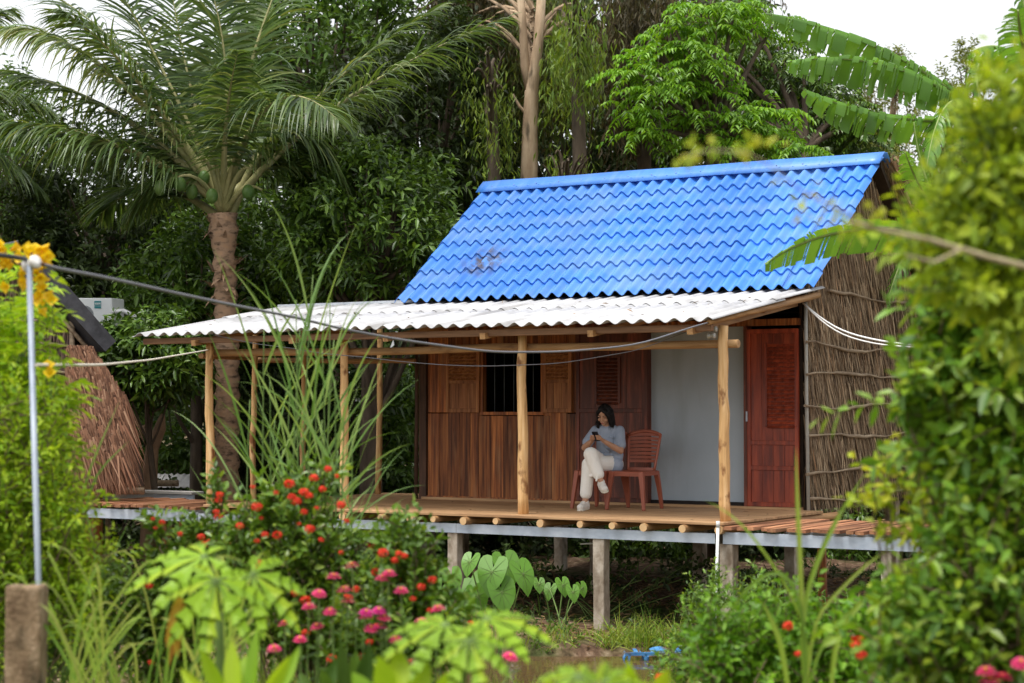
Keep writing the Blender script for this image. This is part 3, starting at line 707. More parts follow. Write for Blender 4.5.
capsule(body,hp((-.018,-.084,-.052)),hp((.018,-.084,-.052)),.0065,.0065);capsule(body,hp((-.013,-.082,-.061)),hp((.013,-.082,-.061)),.007,.007)
limb(body,[(0,.075,.90),(-.003,.055,.99),hp((0,.02,-.05))],[.060,.047,.048])
# torso (under the clothes)
limb(body,[(0,.085,.50),(0,.10,.66),(0,.09,.80),(0,.08,.87)],[.12,.10,.105,.09],ex=.8,ups=(0,1,0))
SR,SL=np.array([-.148,.075,.905]),np.array([.148,.075,.905])
ER,EL=np.array([-.235,-.07,.70]),np.array([.200,-.06,.665])
PHc=np.array([-.02,-.29,.835])
WR,WL=PHc+[-.062,.055,-.045],PHc+[.068,.055,-.05]
limb(body,[(-.08,.08,.88),SR,(SR+ER)/2,ER,ER*.6+WR*.4,WR],[.06,.050,.043,.036,.037,.024])
limb(body,[(.08,.08,.88),SL,(SL+EL)/2,EL,EL*.6+WL*.4,WL],[.06,.050,.043,.036,.037,.024])
HipL,KneeL,AnkL=np.array([.09,.05,.51]),np.array([-.085,-.36,.52]),np.array([-.115,-.40,.095])
HipR,KneeR,AnkR=np.array([-.09,.05,.52]),np.array([-.045,-.41,.635]),np.array([.085,-.43,.33])
limb(body,[HipL,KneeL,KneeL*.6+AnkL*.4,AnkL],[.085,.058,.052,.034])
limb(body,[HipR,KneeR,KneeR*.6+AnkR*.4,AnkR],[.085,.058,.052,.034])
FL=AnkL+[.0,-.14,-.055];FR=AnkR+[.075,-.115,-.075]
limb(body,[AnkL,AnkL+[0,.02,-.05],FL],[.034,.03,.026]);limb(body,[AnkR,AnkR+[-.01,.03,-.045],FR],[.034,.03,.026])
# hands round the phone
ph_n=nrm(np.array([.0,.72,.70]));ph_u=nrm(np.array([0,-.70,.72]));ph_x=np.array([1,0,0.])
def PP(a,b,c):return PHc+ph_x*a+ph_u*b+ph_n*c
for sx,W in((-1,WR),(1,WL)):
    kn=PP(sx*.050,-.005,-.020)
    limb(body,[W,(W+kn)/2,kn],[.022,.026,.024],ex=.75)
    for i,(b,l) in enumerate(((.040,.9),(.020,1.),(.0,.96),(-.019,.8))):
        a=PP(sx*.052,b-.004,-.022);m1=PP(sx*.042,b+.004,-.036);e=PP(sx*(.020-.008*l),b+.006,-.030);e2=PP(sx*.004,b+.006,-.020)
        limb(body,[a,m1,e],[.0088,.0082,.007],8)
    limb(body,[PP(sx*.056,-.035,-.006),PP(sx*.046,-.012,.012),PP(sx*.022,.012,.014)],[.0115,.010,.0085],8)
bo=blob(body,'body',skin,per,.0042,3,.45)
# t-shirt
s=MB()
limb(s,[(0,.075,.505),(0,.09,.62),(0,.085,.76),(0,.08,.86)],[.150,.138,.142,.118],16,ex=.85,ups=(0,1,0))
capsule(s,(-.135,.075,.892),(.135,.075,.892),.056,.056);capsule(s,(-.05,.01,.52),(.10,.0,.50),.115,.11);capsule(s,(.10,.03,.50),(.115,.06,.62),.085,.08);capsule(s,(-.07,.07,.925),(.07,.07,.925),.045,.045)
for S_,E_ in((SR,ER),(SL,EL)):
    c=S_*.30+E_*.70;limb(s,[S_+[0,0,-.005],(S_+c)/2,c],[.058,.060,.066])
for k in range(7):   # soft folds over the belly
    g=np.random.RandomState(k);a=np.array([g.uniform(-.10,.12),-.045,.55+.045*k]);capsule(s,a,a+[g.uniform(-.07,.07),.01,g.uniform(-.05,.02)],.012,.016,8)
blob(s,'t_shirt',cloth,per,.0075,3)
# trousers
s=MB()
limb(s,[(0,.09,.50),(0,.02,.50)],[.14,.12],14)
limb(s,[HipL,KneeL+[0,.0,.0],KneeL*.55+AnkL*.45,KneeL*.22+AnkL*.78],[.108,.080,.072,.070],14)
limb(s,[HipR,KneeR,KneeR*.5+AnkR*.5,KneeR*.26+AnkR*.74],[.110,.083,.072,.068],14)
for k in range(10):
    g=np.random.RandomState(40+k);A_,B_=((KneeL,AnkL),(KneeR,AnkR))[k%2];q=g.uniform(0,.8);a=A_*(1-q)+B_*q+[g.uniform(-.05,.05),-.055,0];capsule(s,a,a+[g.uniform(-.04,.04),0,g.uniform(-.06,.03)],.010,.014,8)
blob(s,'trousers',cream,per,.0075,3)
# shoes
for A_,Ft in((AnkL,FL),(AnkR,FR)):
    s=MB();dn=nrm(np.cross(np.cross(Ft-A_,[0,0,1.]),Ft-A_))
    heel=A_+[0,.035,-.048] if A_ is AnkL else A_+[-.012,.04,-.04]
    limb(s,[heel,(heel+Ft)/2,Ft+(Ft-heel)*.18],[.042,.044,.040],12);capsule(s,A_+[0,.01,-.01],heel,.043,.045);capsule(s,(A_+Ft)/2+[0,0,.005],Ft,.036,.034)
    o=blob(s,'shoe',shoe,per,.006,3)
    q=MB();dv=np.array([0,0,-1.]) if A_ is AnkL else nrm(np.array([.1,.45,-.85]))
    h2,f2=heel+dv*.030,Ft+(Ft-heel)*.18+dv*.030
    limb(q,[h2,(h2+f2)/2,f2],[.044,.046,.041],12,ex=1.,);o2=MB()
    P=np.array([h2+(f2-h2)*t for t in np.linspace(-.2,1.2,9)]);w=np.array([.025,.040,.043,.041,.042,.045,.045,.038,.02])
    V=[];sd=nrm(np.cross(f2-h2,dv))
    for p,ww in zip(P,w):
        for a,b in((-1,0),(1,0),(1,1),(-1,1)):V.append(p+sd*ww*a+dv*(.016*b-.006))
    f=[(0,1,2,3),(35,34,33,32)]
    for k in range(8):
        for j in range(4):f.append((k*4+j,k*4+4+j,k*4+4+(j+1)%4,k*4+(j+1)%4))
    o2.add(V,f,0,True);locobj(o2,'sole',plain('pale_sole',(.62,.57,.47),.7),o) if A_ is AnkL else locobj(o2,'sole',bpy.data.materials['pale_sole'],o)
# hair: bob
s=MB()
s.ell(hp((0,.024,.036)),(.086,.096,.092),22,14,0,HM)
s.ell(hp((.0,.05,-.01)),(.080,.075,.085),18,12,0,HM)
g=np.random.RandomState(5)
for k in range(26):
    a=R(-62+304*k/25)  # from one temple round the back to the other
    x=math.sin(a+R(0));ang=R(200)*k/25
    th=R(-38)+R(256)*k/25
    p=hp((.080*math.cos(th),.022+.078*math.sin(th),.03));q=hp((.086*math.cos(th),.022+.078*math.sin(th),-.05))
    e=np.array([q[0]+.012*math.cos(th)+g.normal()*.006,q[1]+g.normal()*.006,q[2]-.085+g.normal()*.012])
    limb(s,[p,q,e],[.026,.024,.012],8)
for x,y0,z0,x1,y1,z1 in((-.03,-.055,.085,-.072,-.045,.0),(.01,-.055,.092,.068,-.062,.01),(.03,-.05,.085,.078,-.055,-.05),(.0,-.04,.105,-.062,-.05,.05),(.05,-.05,.07,.08,-.045,-.09)):
    limb(s,[hp((x,y0,z0)),hp(((x+x1)/2*1.15,(y0+y1)/2-.012,(z0+z1)/2+.02)),hp((x1,y1,z1))],[.020,.018,.012],8)
ho=blob(s,'hair',hairm,per,.006,2)
s=MB()
for k in range(240):
    th=R(g.uniform(-48,228));rr=g.uniform(1.0,1.12)
    p0=hp((.03*math.cos(th),.03+.03*math.sin(th),.125));p=hp((.088*rr*math.cos(th),.024+.090*rr*math.sin(th),.03));q=hp((.096*math.cos(th),.022+.092*rr*math.sin(th),-.05))
    e=q+np.array([.012*math.cos(th)+g.normal()*.012,g.normal()*.01,-.08+g.normal()*.02])
    s.tube([p0,p,q,e],[.0022,.002,.002,.0008],3,cap=False)
locobj(s,'hair_strands',hairm,per)
for sx in(-1,1):
    s=MB();s.ell(hp((sx*.031,-.0815,.010)),(.0125,.004,.0035),8,6,0,HM)
    locobj(s,'eye',plain('dark_eye',(.03,.02,.018),.3),per)
for sx in(-1,1):
    s=MB();s.tube([hp((sx*(.014+.01*k),-.091+.004*k,.032+.003*math.sin(k))) for k in range(4)],.0028,5)
    locobj(s,'eyebrow',hairm,per)
s=MB();s.ell(hp((0,-.0905,-.056)),(.019,.004,.0075),10,6,0,HM);locobj(s,'lips',plain('lips',(.42,.15,.12),.45),per)
# phone: a thing of its own, held
pw=Matrix.Translation(per.location)@Matrix.Rotation(R(11),4,'Z')@Matrix.Scale(1.035,4)
ph=thing('phone','black smartphone held in both hands by the seated woman','phone',tuple(pw@Vector(PHc)));ph.rotation_euler=(0,0,R(11));ph.scale=(1.035,)*3
s=MB();Mx=Matrix(((1,0,0),(0,ph_u[1],ph_n[1]),(0,ph_u[2],ph_n[2]))).to_4x4()
s.box((0,0,0),(.036,.075,.0042),tilt=Mx);o=locobj(s,'case',plain('phone_black',(.02,.02,.025),.3),ph);b_=o.modifiers.new('b','BEVEL');b_.width=.003;b_.segments=2
s=MB();s.box(tuple(ph_n*.0047),(.033,.070,.0004),tilt=Mx);locobj(s,'screen',plain('screen_glass',(.03,.035,.045),.1,.6),ph)
s=MB();s.box(tuple(-ph_n*.0052+ph_u*.052-ph_x*.014),(.014,.014,.0012),tilt=Mx);locobj(s,'camera_bump',bpy.data.materials['phone_black'],ph)

# ------------------------------------------------------------------ thatched hut at far left
def W3(px,py,d,dd=0):return at(px,py,d=d)+FH*dd
hd=26.0
hut=thing('thatched_hut','dark thatched hut with a black roof and a leaning panel of reddish thatch','hut',W3(60,560,hd)*[1,1,0])
s=MB()  # gable wall core
A=[W3(-60,500,hd+.1),W3(72,500,hd+.1),W3(72,318,hd+.1),W3(24,268,hd+.1),W3(-60,330,hd+.1)]
V=A+[a+FH*3.0-RT*1.6 for a in A];s.add(V,[(4,3,2,1,0),(5,6,7,8,9),(0,1,6,5),(1,2,7,6),(2,3,8,7)]);s.obj('wall',surf('dark_thatch_core',(.03,.022,.016),(.08,.05,.035),.9,(8,8,8)),hut)
s=MB();g=np.random.RandomState(2);n=2600
px=g.uniform(-60,72,n);py=np.maximum(268+np.clip(px-24,0,60)*1.05+np.clip(24-px,0,99)*.75,g.uniform(262,480,n))
P=np.array([at(a,b,d=hd) for a,b in zip(px,py)])+FH*g.uniform(0,.06,n)[:,None]
D=nrm(-UP+RT*g.normal(0,.16,(n,1))-FH*.08);strips(s,P,D,nrm(-FH+g.normal(size=(n,3))*.3),g.uniform(.3,.6,n),g.uniform(.012,.03,n),2,.05,base=1.);s.obj('thatch_covering',surf('grey_thatch',(.06,.04,.03),(.24,.16,.12),.8,(2,2,2),island=.6),hut)
for y in(322,345,372,398,432,460):
    s=MB();s.tube([W3(x,y+2*math.sin(x*.2),hd,-.05) for x in(-60,-20,20,50,73)],.022,6);s.obj('stick',M['stick'],hut)
s=MB()
e0,e1=W3(24,258,hd,-.3),W3(110,352,hd,-.3);up_=nrm(np.cross(e1-e0,FH));up_*=np.sign(up_[2])
V=[e0,e1,e1+up_*.20,e0+up_*.24];V=V+[v+FH*3.2-RT*2.2 for v in V];s.add(V,[(0,1,2,3),(7,6,5,4),(1,5,6,2),(3,2,6,7),(0,4,5,1)]);e2=W3(-75,335,hd,-.3);V=[e0,e2,e2+UP*.2,e0+UP*.22];V=V+[v+FH*3.2-RT*2.2 for v in V];s.add(V,[(3,2,1,0),(4,5,6,7),(2,6,5,1),(7,6,2,3),(1,5,4,0)]);s.obj('roof',surf('black_roof_sheet',(.02,.02,.024),(.06,.06,.068),.6,(6,6,6),5,.4,(20,20,20)),hut)
s=MB();s.tube([W3(50,302,hd,-.12),W3(92,352,hd,-.12)],.03,6);s.tube([W3(73,310,hd,-.06),W3(74,480,hd,-.06)],.04,7);s.obj('frame_pole',M['stick'],hut)
# leaning reddish panel
s=MB();n=4200;g=np.random.RandomState(6)
u=g.uniform(0,1,n);v=g.uniform(0,1,n)**.9
pxs=68+u*(24+np.minimum(1,v*2.2)*36+v*6);pys=345+v*112+0*u
P=np.array([at(a,b,d=hd-.4) for a,b in zip(pxs,pys)])-FH*(v*.5+g.uniform(0,.12,n))[:,None]
D=nrm(-UP+RT*(.27+g.normal(0,.12,n))[:,None]);L_=g.uniform(.5,1.2,n)*np.clip(1.25-u*.6,.4,1)
lim=np.array([hz(491+g.uniform(-4,4),hd-.7) for _ in range(n)]);L_=np.minimum(L_,np.maximum(.08,(P[:,2]-lim)*1.07))
strips(s,P,D,nrm(-FH+g.normal(size=(n,3))*.4),L_,g.uniform(.010,.028,n),2,.03,base=1.)
pn=s.obj('thatch_panel',M['redthatch'],hut)
s=MB();s.add([W3(70,350,hd),W3(128,400,hd),W3(144,486,hd),W3(72,486,hd)]+[W3(70,350,hd,.06),W3(128,400,hd,.06),W3(144,486,hd,.06),W3(72,486,hd,.06)],[(3,2,1,0),(4,5,6,7),(0,1,5,4),(1,2,6,5),(2,3,7,6),(3,0,4,7)]);s.obj('panel_backing',bpy.data.materials['dark_thatch_core'],pn)
for x,wd in((92,.14),(10,.12)):
    s=MB();b=W3(x,560,hd+.3);b[2]=-.2;t_=W3(x,486,hd+.3);s.tube([b,(b+t_)/2+[.02,0,0],t_+[0,0,.2]],wd,8);s.obj('stilt',M['plank'],hut)
s=MB();s.tube([W3(-60,490,hd,-.06),W3(145,491,hd,-.06)],.05,7);s.tube([W3(-60,490,hd,2.6),W3(145,491,hd,2.6)],.05,7);s.obj('floor_beam',M['stick'],hut)
# air conditioner behind the hut roof
ac=thing('air_conditioner','white air conditioner unit with a teal badge beside the black hut roof','air conditioner',W3(95,322,hd+2.5))
ad_=hd+2.5
def quad_box(p00,p11,d,depth,mb,mi=0,skew=0):
    a=W3(p00[0],p11[1],d);b=W3(p11[0],p11[1],d);c=W3(p11[0],p00[1],d);e=W3(p00[0],p00[1],d)
    V=[a,b,c,e];V=V+[q+FH*depth+RT*skew for q in V];mb.add(V,[(0,1,2,3),(7,6,5,4),(1,5,6,2),(3,2,6,7),(0,4,5,1),(0,3,7,4)],mi)
s=MB();quad_box((73,298),(112,336),ad_,.32,s,skew=.12);o=s.obj('casing',surf('ac_white',(.74,.76,.75),(.80,.82,.81),.4,(3,3,3)),ac);b_=o.modifiers.new('b','BEVEL');b_.width=.012;b_.segments=2
fc=W3(84,315,ad_,-.006);Mf=Matrix([[RT[0],0,-FH[0]],[RT[1],0,-FH[1]],[0,1,0]]).to_4x4()
s=MB();
for rr in(.13,.10,.07,.04):s.tube([fc+RT*math.cos(a)*rr+UP*math.sin(a)*rr for a in np.linspace(0,2*PI,25)],.004,4)
for a in np.linspace(0,PI,7)[:-1]:s.tube([fc+(RT*math.cos(a)+UP*math.sin(a))*.14,fc-(RT*math.cos(a)+UP*math.sin(a))*.14],.004,4)
s.obj('fan_grille',plain('grille_grey',(.35,.37,.38),.5),ac)
s=MB();s.ell(fc+FH*.004,(.145,.145,.145),20,3);s=MB();
ring=[fc+FH*.003+RT*math.cos(a)*.145+UP*math.sin(a)*.145 for a in np.linspace(0,2*PI,25)[:-1]];s.add(ring,[tuple(range(24))]);s.obj('fan_opening',plain('fan_dark',(.22,.24,.25),.6),ac)
s=MB();quad_box((94.3,301),(101,305.6),ad_-.008,.006,s);quad_box((94.3,306.2),(101,308.2),ad_-.008,.006,s);o=s.obj('badge',plain('teal_badge',(.02,.22,.24),.4),ac)
s=MB();
for k in range(5):quad_box((94.9+k*1.2,302.6),(95.6+k*1.2,304.6),ad_-.010,.002,s)
s.obj('badge_lettering',M['whitep'],o)
s=MB();s.tube([W3(112,312,ad_),W3(124,311,ad_),W3(134,316,ad_),W3(139,324,ad_),W3(136,334,ad_)],.035,8);s.obj('duct',M['whitep'],ac)
s=MB()
for x in(78,108):
    b=W3(x,560,ad_+.15);b[2]=-.2;s.tube([b,W3(x,336,ad_+.15)],.04,7)
s.obj('support_post',M['stick'],ac)
# small sheet roofed shelter and a white sheet
sh=thing('low_shelter','low shelter with a pale corrugated roof near the thatched hut','shelter',W3(170,560,30)*[1,1,0])
s=MB();n=22;V=[]
for i,(yy_,dd) in enumerate(((487,0),(476,.9))):
    for k in range(n):V.append(W3(148+46*k/(n-1),yy_,30,dd)+UP*.012*math.cos(k*2.1)*1.)
s.add(V,[(k,k+1,n+k+1,n+k) for k in range(n-1)],0,True);o=s.obj('roof',surf('pale_sheet',(.50,.49,.47),(.64,.63,.62),.7,(5,5,5)),sh);o.modifiers.new('s','SOLIDIFY').thickness=.01
for x,dd in((150,.05),(191,.05),(152,.85),(190,.85)):
    s=MB();t_=W3(x,488-8*dd,30,dd);b=t_.copy();b[2]=-.1;s.tube([b,t_],.03,6);s.obj('post',M['plank'],sh)
s=MB();quad_box((158,491),(184,499),30.3,.3,s);s.obj('stored_bundle',surf('grey_bundle',(.12,.13,.15),(.35,.36,.38),.8,(9,9,9)),sh)
wt=MB();V=[W3(x,y,29,dd) for x,y,dd in((140,378,0),(152,374,.2),(164,386,.5),(163,396,.5),(141,397,0),(150,386,.1))]
wt.add(V,[(0,5,1),(1,5,2),(2,5,3),(3,5,4),(4,5,0)],0,True);o=tag(wt.obj('white_sheet',plain('white_cloth',(.74,.74,.76),.8)),'white plastic sheet hanging among the leaves above the reddish thatch','sheet');o.modifiers.new('s','SOLIDIFY').thickness=.01
# stump
s=MB();b=W3(148,540,28);b[2]=-.1
s.tube([b,W3(150,470,28),W3(152,448,28),W3(160,428,28),W3(163,412,28)],[.14,.11,.10,.09,.03],9);s.tube([W3(153,446,28),W3(147,432,28),W3(144,425,28)],[.06,.05,.03],7)
tag(s.obj('tree_stump',surf('tan_bark',(.20,.12,.07),(.48,.32,.21),.8,(6,6,3),6,.5)),'broken tan tree stump leaning between the thatched hut and the veranda','stump')
# ------------------------------------------------------------------ foreground post, pipe, cables
pd=7.6;pb=at(27,585,d=pd);g=np.random.RandomState(4)
cp=thing('concrete_post','short mossy concrete post standing in front of the tall galvanised pipe','post',(pb[0],pb[1],float(gz(pb[0],pb[1]))))
s=MB();V=[];zs=np.linspace(float(gz(pb[0],pb[1]))-.3,pb[2],12);w=.070
for z in zs:
    for a,b in((-1,-1),(0,-1),(1,-1),(1,0),(1,1),(0,1),(-1,1),(-1,0)):
        V.append(pb*[1,1,0]+RT*a*w*(1+g.uniform(-.05,.05))+FH*b*w*(1+g.uniform(-.05,.05))+UP*(z+g.uniform(-.006,.006)))
f=[tuple(range(88,96))]
for i in range(11):
    for j in range(8):f.append((i*8+j,i*8+(j+1)%8,i*8+8+(j+1)%8,i*8+8+j))
s.add(V,f);o=s.obj('shaft',surf('mossy_concrete',(.13,.08,.045),(.40,.29,.19),.95,(16,16,10),8,.8,(50,50,50),c3=(.25,.17,.10),streak2=((.035,.032,.016),(9,9,5),.5,.66)),cp);b_=o.modifiers.new('b','BEVEL');b_.width=.012;b_.segments=2
ptop=at(29,264,d=8.5);pbot=at(39,600,d=8.1);pbot=pbot+nrm(pbot-ptop)*1.0
gp=thing('pipe_pole','tall thin galvanised pipe pole carrying a white insulator at its top','pole',pbot)
s=MB();s.tube([pbot,pbot*.5+ptop*.5,ptop],.0135,12);s.obj('pipe',surf('weathered_galvanised',(.25,.29,.35),(.42,.47,.53),.55,(8,8,3),6,.1,metal=.3,spec=.5),gp)
k0=at(32.5,398,d=8.35);s=MB();s.tube([k0-UP*.012,k0+UP*.012],.015,12);s.obj('rust_band',plain('rust',(.25,.07,.03),.9),gp)
ic=ptop+UP*.0;s=MB();s.lathe([(0,-.036),(.029,-.036),(.033,-.024),(.020,-.010),(.020,.010),(.033,.024),(.029,.036),(0,.036)],tuple(ic+RT*.012),18,0,Matrix.Rotation(R(70),4,'Y')@Matrix.Rotation(R(0),4,'X'))
o=s.obj('insulator',surf('white_ceramic',(.66,.64,.58),(.75,.73,.69),.25,(5,5,5),spec=.6),gp)
s=MB();s.tube([ic-RT*.05,ic+RT*.07],.007,8);s.obj('bolt',plain('rusty_bolt',(.14,.06,.035),.7),o)
def cable(name,pts,r,mat,label,cat='cable',d0=None,d1=None,n=40,wig=0,seed=0):
    xs=np.array([p[0] for p in pts],float);ys=np.array([p[1] for p in pts],float)
    q=np.linspace(xs[0],xs[-1],n)
    y=np.interp(q,xs,ys)
    for _ in range(3):y[1:-1]=(y[:-2]+2*y[1:-1]+y[2:])/4
    g=np.random.RandomState(seed);y=y+np.interp(q,np.linspace(q[0],q[-1],14),g.normal(size=14)*wig)
    iv=1/d0+(1/d1-1/d0)*(q-q[0])/(q[-1]-q[0])
    P=[at(a,b,d=1/c) for a,b,c in zip(q,y,iv)]
    s=MB();s.tube(P,r,7);return tag(s.obj(name,mat),label,cat)
cable('power_cable',[(33,261),(60,269),(100,276),(170,291),(256,309),(340,328),(400,340),(490,352),(560,352),(640,344),(700,324),(714,321)],.0085,M['cablegrey'],'dark grey cable sagging from the pipe insulator to the right veranda post','cable',8.5,20.2,60,.5)
cable('supply_cable',[(-160,249),(-60,252),(0,255),(26,259)],.011,M['black'],'black cable coming in from the left edge to the pipe insulator','cable',7.2,8.5)
cable('thin_wire',[(209,334),(260,345),(340,355),(400,362),(480,367),(560,364),(640,349),(700,327),(712,322)],.005,M['cablegrey'],'thin wire sagging under the eave between the outer veranda posts','wire',23.6,20.3,50,.4,2)
cable('clothes_line',[(36,365),(100,365),(150,360),(208,350)],.0075,M['rope'],'white rope tied from the galvanised pipe to the leftmost veranda post','rope',8.35,23.7)
cable('white_cable',[(803,303),(822,320),(846,333),(880,341),(912,345),(1000,350),(1110,348)],.011,M['whitep'],'upper of two white cables swinging from the cabin corner to the right','cable',22.3,20.5,40)
cable('white_cable',[(804,304),(822,323),(846,337),(880,345),(912,347),(1000,353),(1110,350)],.009,M['whitep'],'lower of two white cables swinging from the cabin corner to the right','cable',22.25,20.45,40)
_c=at(1110,349,d=20.48);_g=_c*[1,1,0]+UP*(float(gz(_c[0],_c[1]))-.3)
o=rough_pole(_g,_c+UP*.25,.05,10,.05,77).obj('cable_post',M['pole'],None);tag(o,'rough wooden post holding the two white cables beyond the right bush','post')
# ------------------------------------------------------------------ blue crate in the pond
bc=at(660,660,Z=-.12)
cr=thing('blue_crate','broken blue plastic crate lying at the edge of the muddy pond','crate',bc);g=np.random.RandomState(1)
s=MB()
for k,(cx_,w_) in enumerate(((-.26,.16),(.0,.20),(.24,.17))):
    th=np.linspace(0,PI,9)
    for i in range(8):
        a0,a1=th[i],th[i+1]
        p=lambda a,dy:bc+RT*(cx_+w_*.62*math.cos(a))+UP*(.14*math.sin(a)**.5-.06+.015*k)+FH*dy
        if g.rand()<.15:continue
        V=[p(a0,-.1),p(a1,-.1),p(a1,.22),p(a0,.22)];s.add(V,[(0,1,2,3)])
o=s.obj('shell',surf('faded_blue_plastic',(.03,.14,.34),(.09,.28,.52),.6,(8,8,8),5,.3,streak2=((.12,.09,.06),(6,6,6),.5,.62)),cr);o.modifiers.new('s','SOLIDIFY').thickness=.012
s=MB()
for k in range(5):
    c=bc+RT*(-.32+.16*k)-FH*.12-UP*.02;s.box(tuple(c),(.012,.012,.10),rot=TH,tilt=Matrix.Rotation(g.uniform(-.2,.2),4,'Y'))
s.box(tuple(bc-FH*.12+UP*.075),(.35,.012,.016),rot=TH);s.obj('rim',bpy.data.materials['faded_blue_plastic'],cr)
# ------------------------------------------------------------------ ground and water
m,nt=newmat('soil');L=nt.links
tc=nd(nt,'ShaderNodeTexCoord')
n1=nd(nt,'ShaderNodeTexNoise',Scale=.55,Detail=6.);n2=nd(nt,'ShaderNodeTexNoise',Scale=9.,Detail=10.);n3=nd(nt,'ShaderNodeTexVoronoi',Scale=22.)
for q in(n1,n2,n3):L.new(tc.outputs['Object'],q.inputs['Vector'])
c1=ramp(nt,n2.outputs[0],[(.3,(.05,.03,.02)),(.5,(.13,.08,.05)),(.62,(.20,.135,.09)),(.75,(.32,.24,.17))])
c2=ramp(nt,n2.outputs[0],[(.3,(.02,.035,.01)),(.6,(.06,.09,.022)),(.8,(.14,.12,.05))])
mr=nd(nt,'ShaderNodeMapRange');mr.inputs[1].default_value=.48;mr.inputs[2].default_value=.60;L.new(n1.outputs[0],mr.inputs[0])
mx=nd(nt,'ShaderNodeMix');mx.data_type='RGBA';L.new(mr.outputs[0],mx.inputs[0]);L.new(c1,mx.inputs[6]);L.new(c2,mx.inputs[7])
p=nd(nt,'ShaderNodeBsdfPrincipled',Roughness=.95);p.inputs['Specular IOR Level'].default_value=.1;L.new(mx.outputs[2],p.inputs['Base Color'])
b=nd(nt,'ShaderNodeBump');b.inputs['Strength'].default_value=1.;b.inputs['Distance'].default_value=.06;L.new(n2.outputs[0],b.inputs['Height']);L.new(b.outputs[0],p.inputs['Normal'])
o_=nd(nt,'ShaderNodeOutputMaterial');L.new(p.outputs[0],o_.inputs[0]);M['soil']=m
def gridax(lo,hi,a,b,fine,coarse):return np.unique(np.concatenate([np.arange(lo,a,coarse),np.arange(a,b,fine),np.arange(b,hi+coarse,coarse)]))
X_=gridax(-400,400,-16,14,.14,12);Y_=gridax(-200,600,-20,9,.14,12)
gx,gy=np.meshgrid(X_,Y_);Z_=gz(gx,gy)
g=np.random.RandomState(0);fine=(np.abs(gx)<16)&(gy<9)&(gy>-20);Z_=Z_+g.normal(size=Z_.shape)*.010*fine
s=MB();k=len(X_);i=np.arange(len(Y_)-1)[:,None]*k;j=np.arange(k-1)[None]
s.add(np.stack([gx,gy,Z_],-1).reshape(-1,3),np.stack([i+j,i+j+1,i+j+1+k,i+j+k],-1).reshape(-1,4),0,True)
tag(s.obj('ground',M['soil']),'brown soil with patches of low weeds',kind='structure')
m,nt=newmat('pond_water');L=nt.links
p=nd(nt,'ShaderNodeBsdfPrincipled',Roughness=.06);p.inputs['Base Color'].default_value=(.10,.062,.028,1);p.inputs['IOR'].default_value=1.33
tc=nd(nt,'ShaderNodeTexCoord');n1=nd(nt,'ShaderNodeTexNoise',Scale=5.,Detail=3.);L.new(tc.outputs['Object'],n1.inputs['Vector']);b=nd(nt,'ShaderNodeBump');b.inputs['Strength'].default_value=.15;b.inputs['Distance'].default_value=.03;L.new(n1.outputs[0],b.inputs['Height']);L.new(b.outputs[0],p.inputs['Normal'])
o_=nd(nt,'ShaderNodeOutputMaterial');L.new(p.outputs[0],o_.inputs[0])
s=MB();cc=at(530,640,d=14.8)*[1,1,0];V=[cc+RT*a+FH*b+UP*-.11 for a,b in((-4,-5),(4.5,-5),(4.5,4.2),(-4,4.2))];s.add(V,[(0,1,2,3)]);tag(s.obj('pond_water',m),'muddy brown pond water',kind='structure')
# ------------------------------------------------------------------ vegetation
G={}
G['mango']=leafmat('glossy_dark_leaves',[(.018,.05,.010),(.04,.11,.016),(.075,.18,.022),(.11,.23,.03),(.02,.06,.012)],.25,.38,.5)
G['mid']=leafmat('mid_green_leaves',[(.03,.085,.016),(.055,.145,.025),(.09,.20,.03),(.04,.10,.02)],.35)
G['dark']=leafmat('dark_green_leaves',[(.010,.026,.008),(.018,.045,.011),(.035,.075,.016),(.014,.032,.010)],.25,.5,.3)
G['bright']=leafmat('bright_green_leaves',[(.07,.22,.018),(.12,.32,.022),(.19,.43,.035),(.05,.15,.018)],.4,.45,.4)
G['weep']=leafmat('weeping_leaves',[(.04,.08,.022),(.075,.13,.032),(.12,.18,.04),(.10,.085,.04),(.05,.09,.025),(.15,.24,.05)],.35)
G['weepbrown']=leafmat('dull_brown_green_leaves',[(.03,.035,.016),(.06,.055,.026),(.04,.055,.02),(.095,.08,.04),(.045,.06,.02)],.25)
G['weepfresh']=leafmat('fresh_weeping_leaves',[(.07,.16,.02),(.12,.24,.03),(.18,.30,.04),(.06,.10,.03)],.4)
G['airy']=leafmat('grey_green_leaves',[(.09,.15,.05),(.14,.21,.07),(.2,.27,.08),(.10,.14,.06)],.4)
G['palm']=leafmat('palm_leaflets',[(.03,.075,.025),(.055,.125,.035),(.10,.19,.05),(.04,.095,.035),(.17,.25,.09)],.35,.4,.5)
G['palmpale']=leafmat('pale_palm_leaflets',[(.08,.17,.07),(.15,.27,.12),(.22,.34,.17),(.27,.31,.13)],.3,.4,.5)
G['yg']=leafmat('yellow_green_leaves',[(.16,.30,.02),(.25,.42,.03),(.33,.48,.04),(.11,.22,.02)],.45)
G['papaya']=leafmat('papaya_leaves',[(.17,.38,.02),(.25,.50,.025),(.34,.56,.03)],.45,.5,.4)
G['tec']=leafmat('tecoma_leaves',[(.16,.36,.02),(.26,.48,.03),(.36,.56,.04),(.11,.27,.02)],.45)
G['ixora']=leafmat('ixora_leaves',[(.04,.11,.014),(.075,.18,.02),(.13,.28,.03),(.05,.13,.018),(.24,.40,.05)],.3,.35,.5)
G['bush']=leafmat('bush_leaves',[(.055,.17,.02),(.12,.30,.03),(.22,.42,.03),(.07,.20,.025),(.30,.45,.04)],.4,.4,.5)
G['bushy']=leafmat('yellowing_leaves',[(.20,.36,.03),(.30,.46,.04),(.40,.48,.05),(.15,.30,.03)],.45)
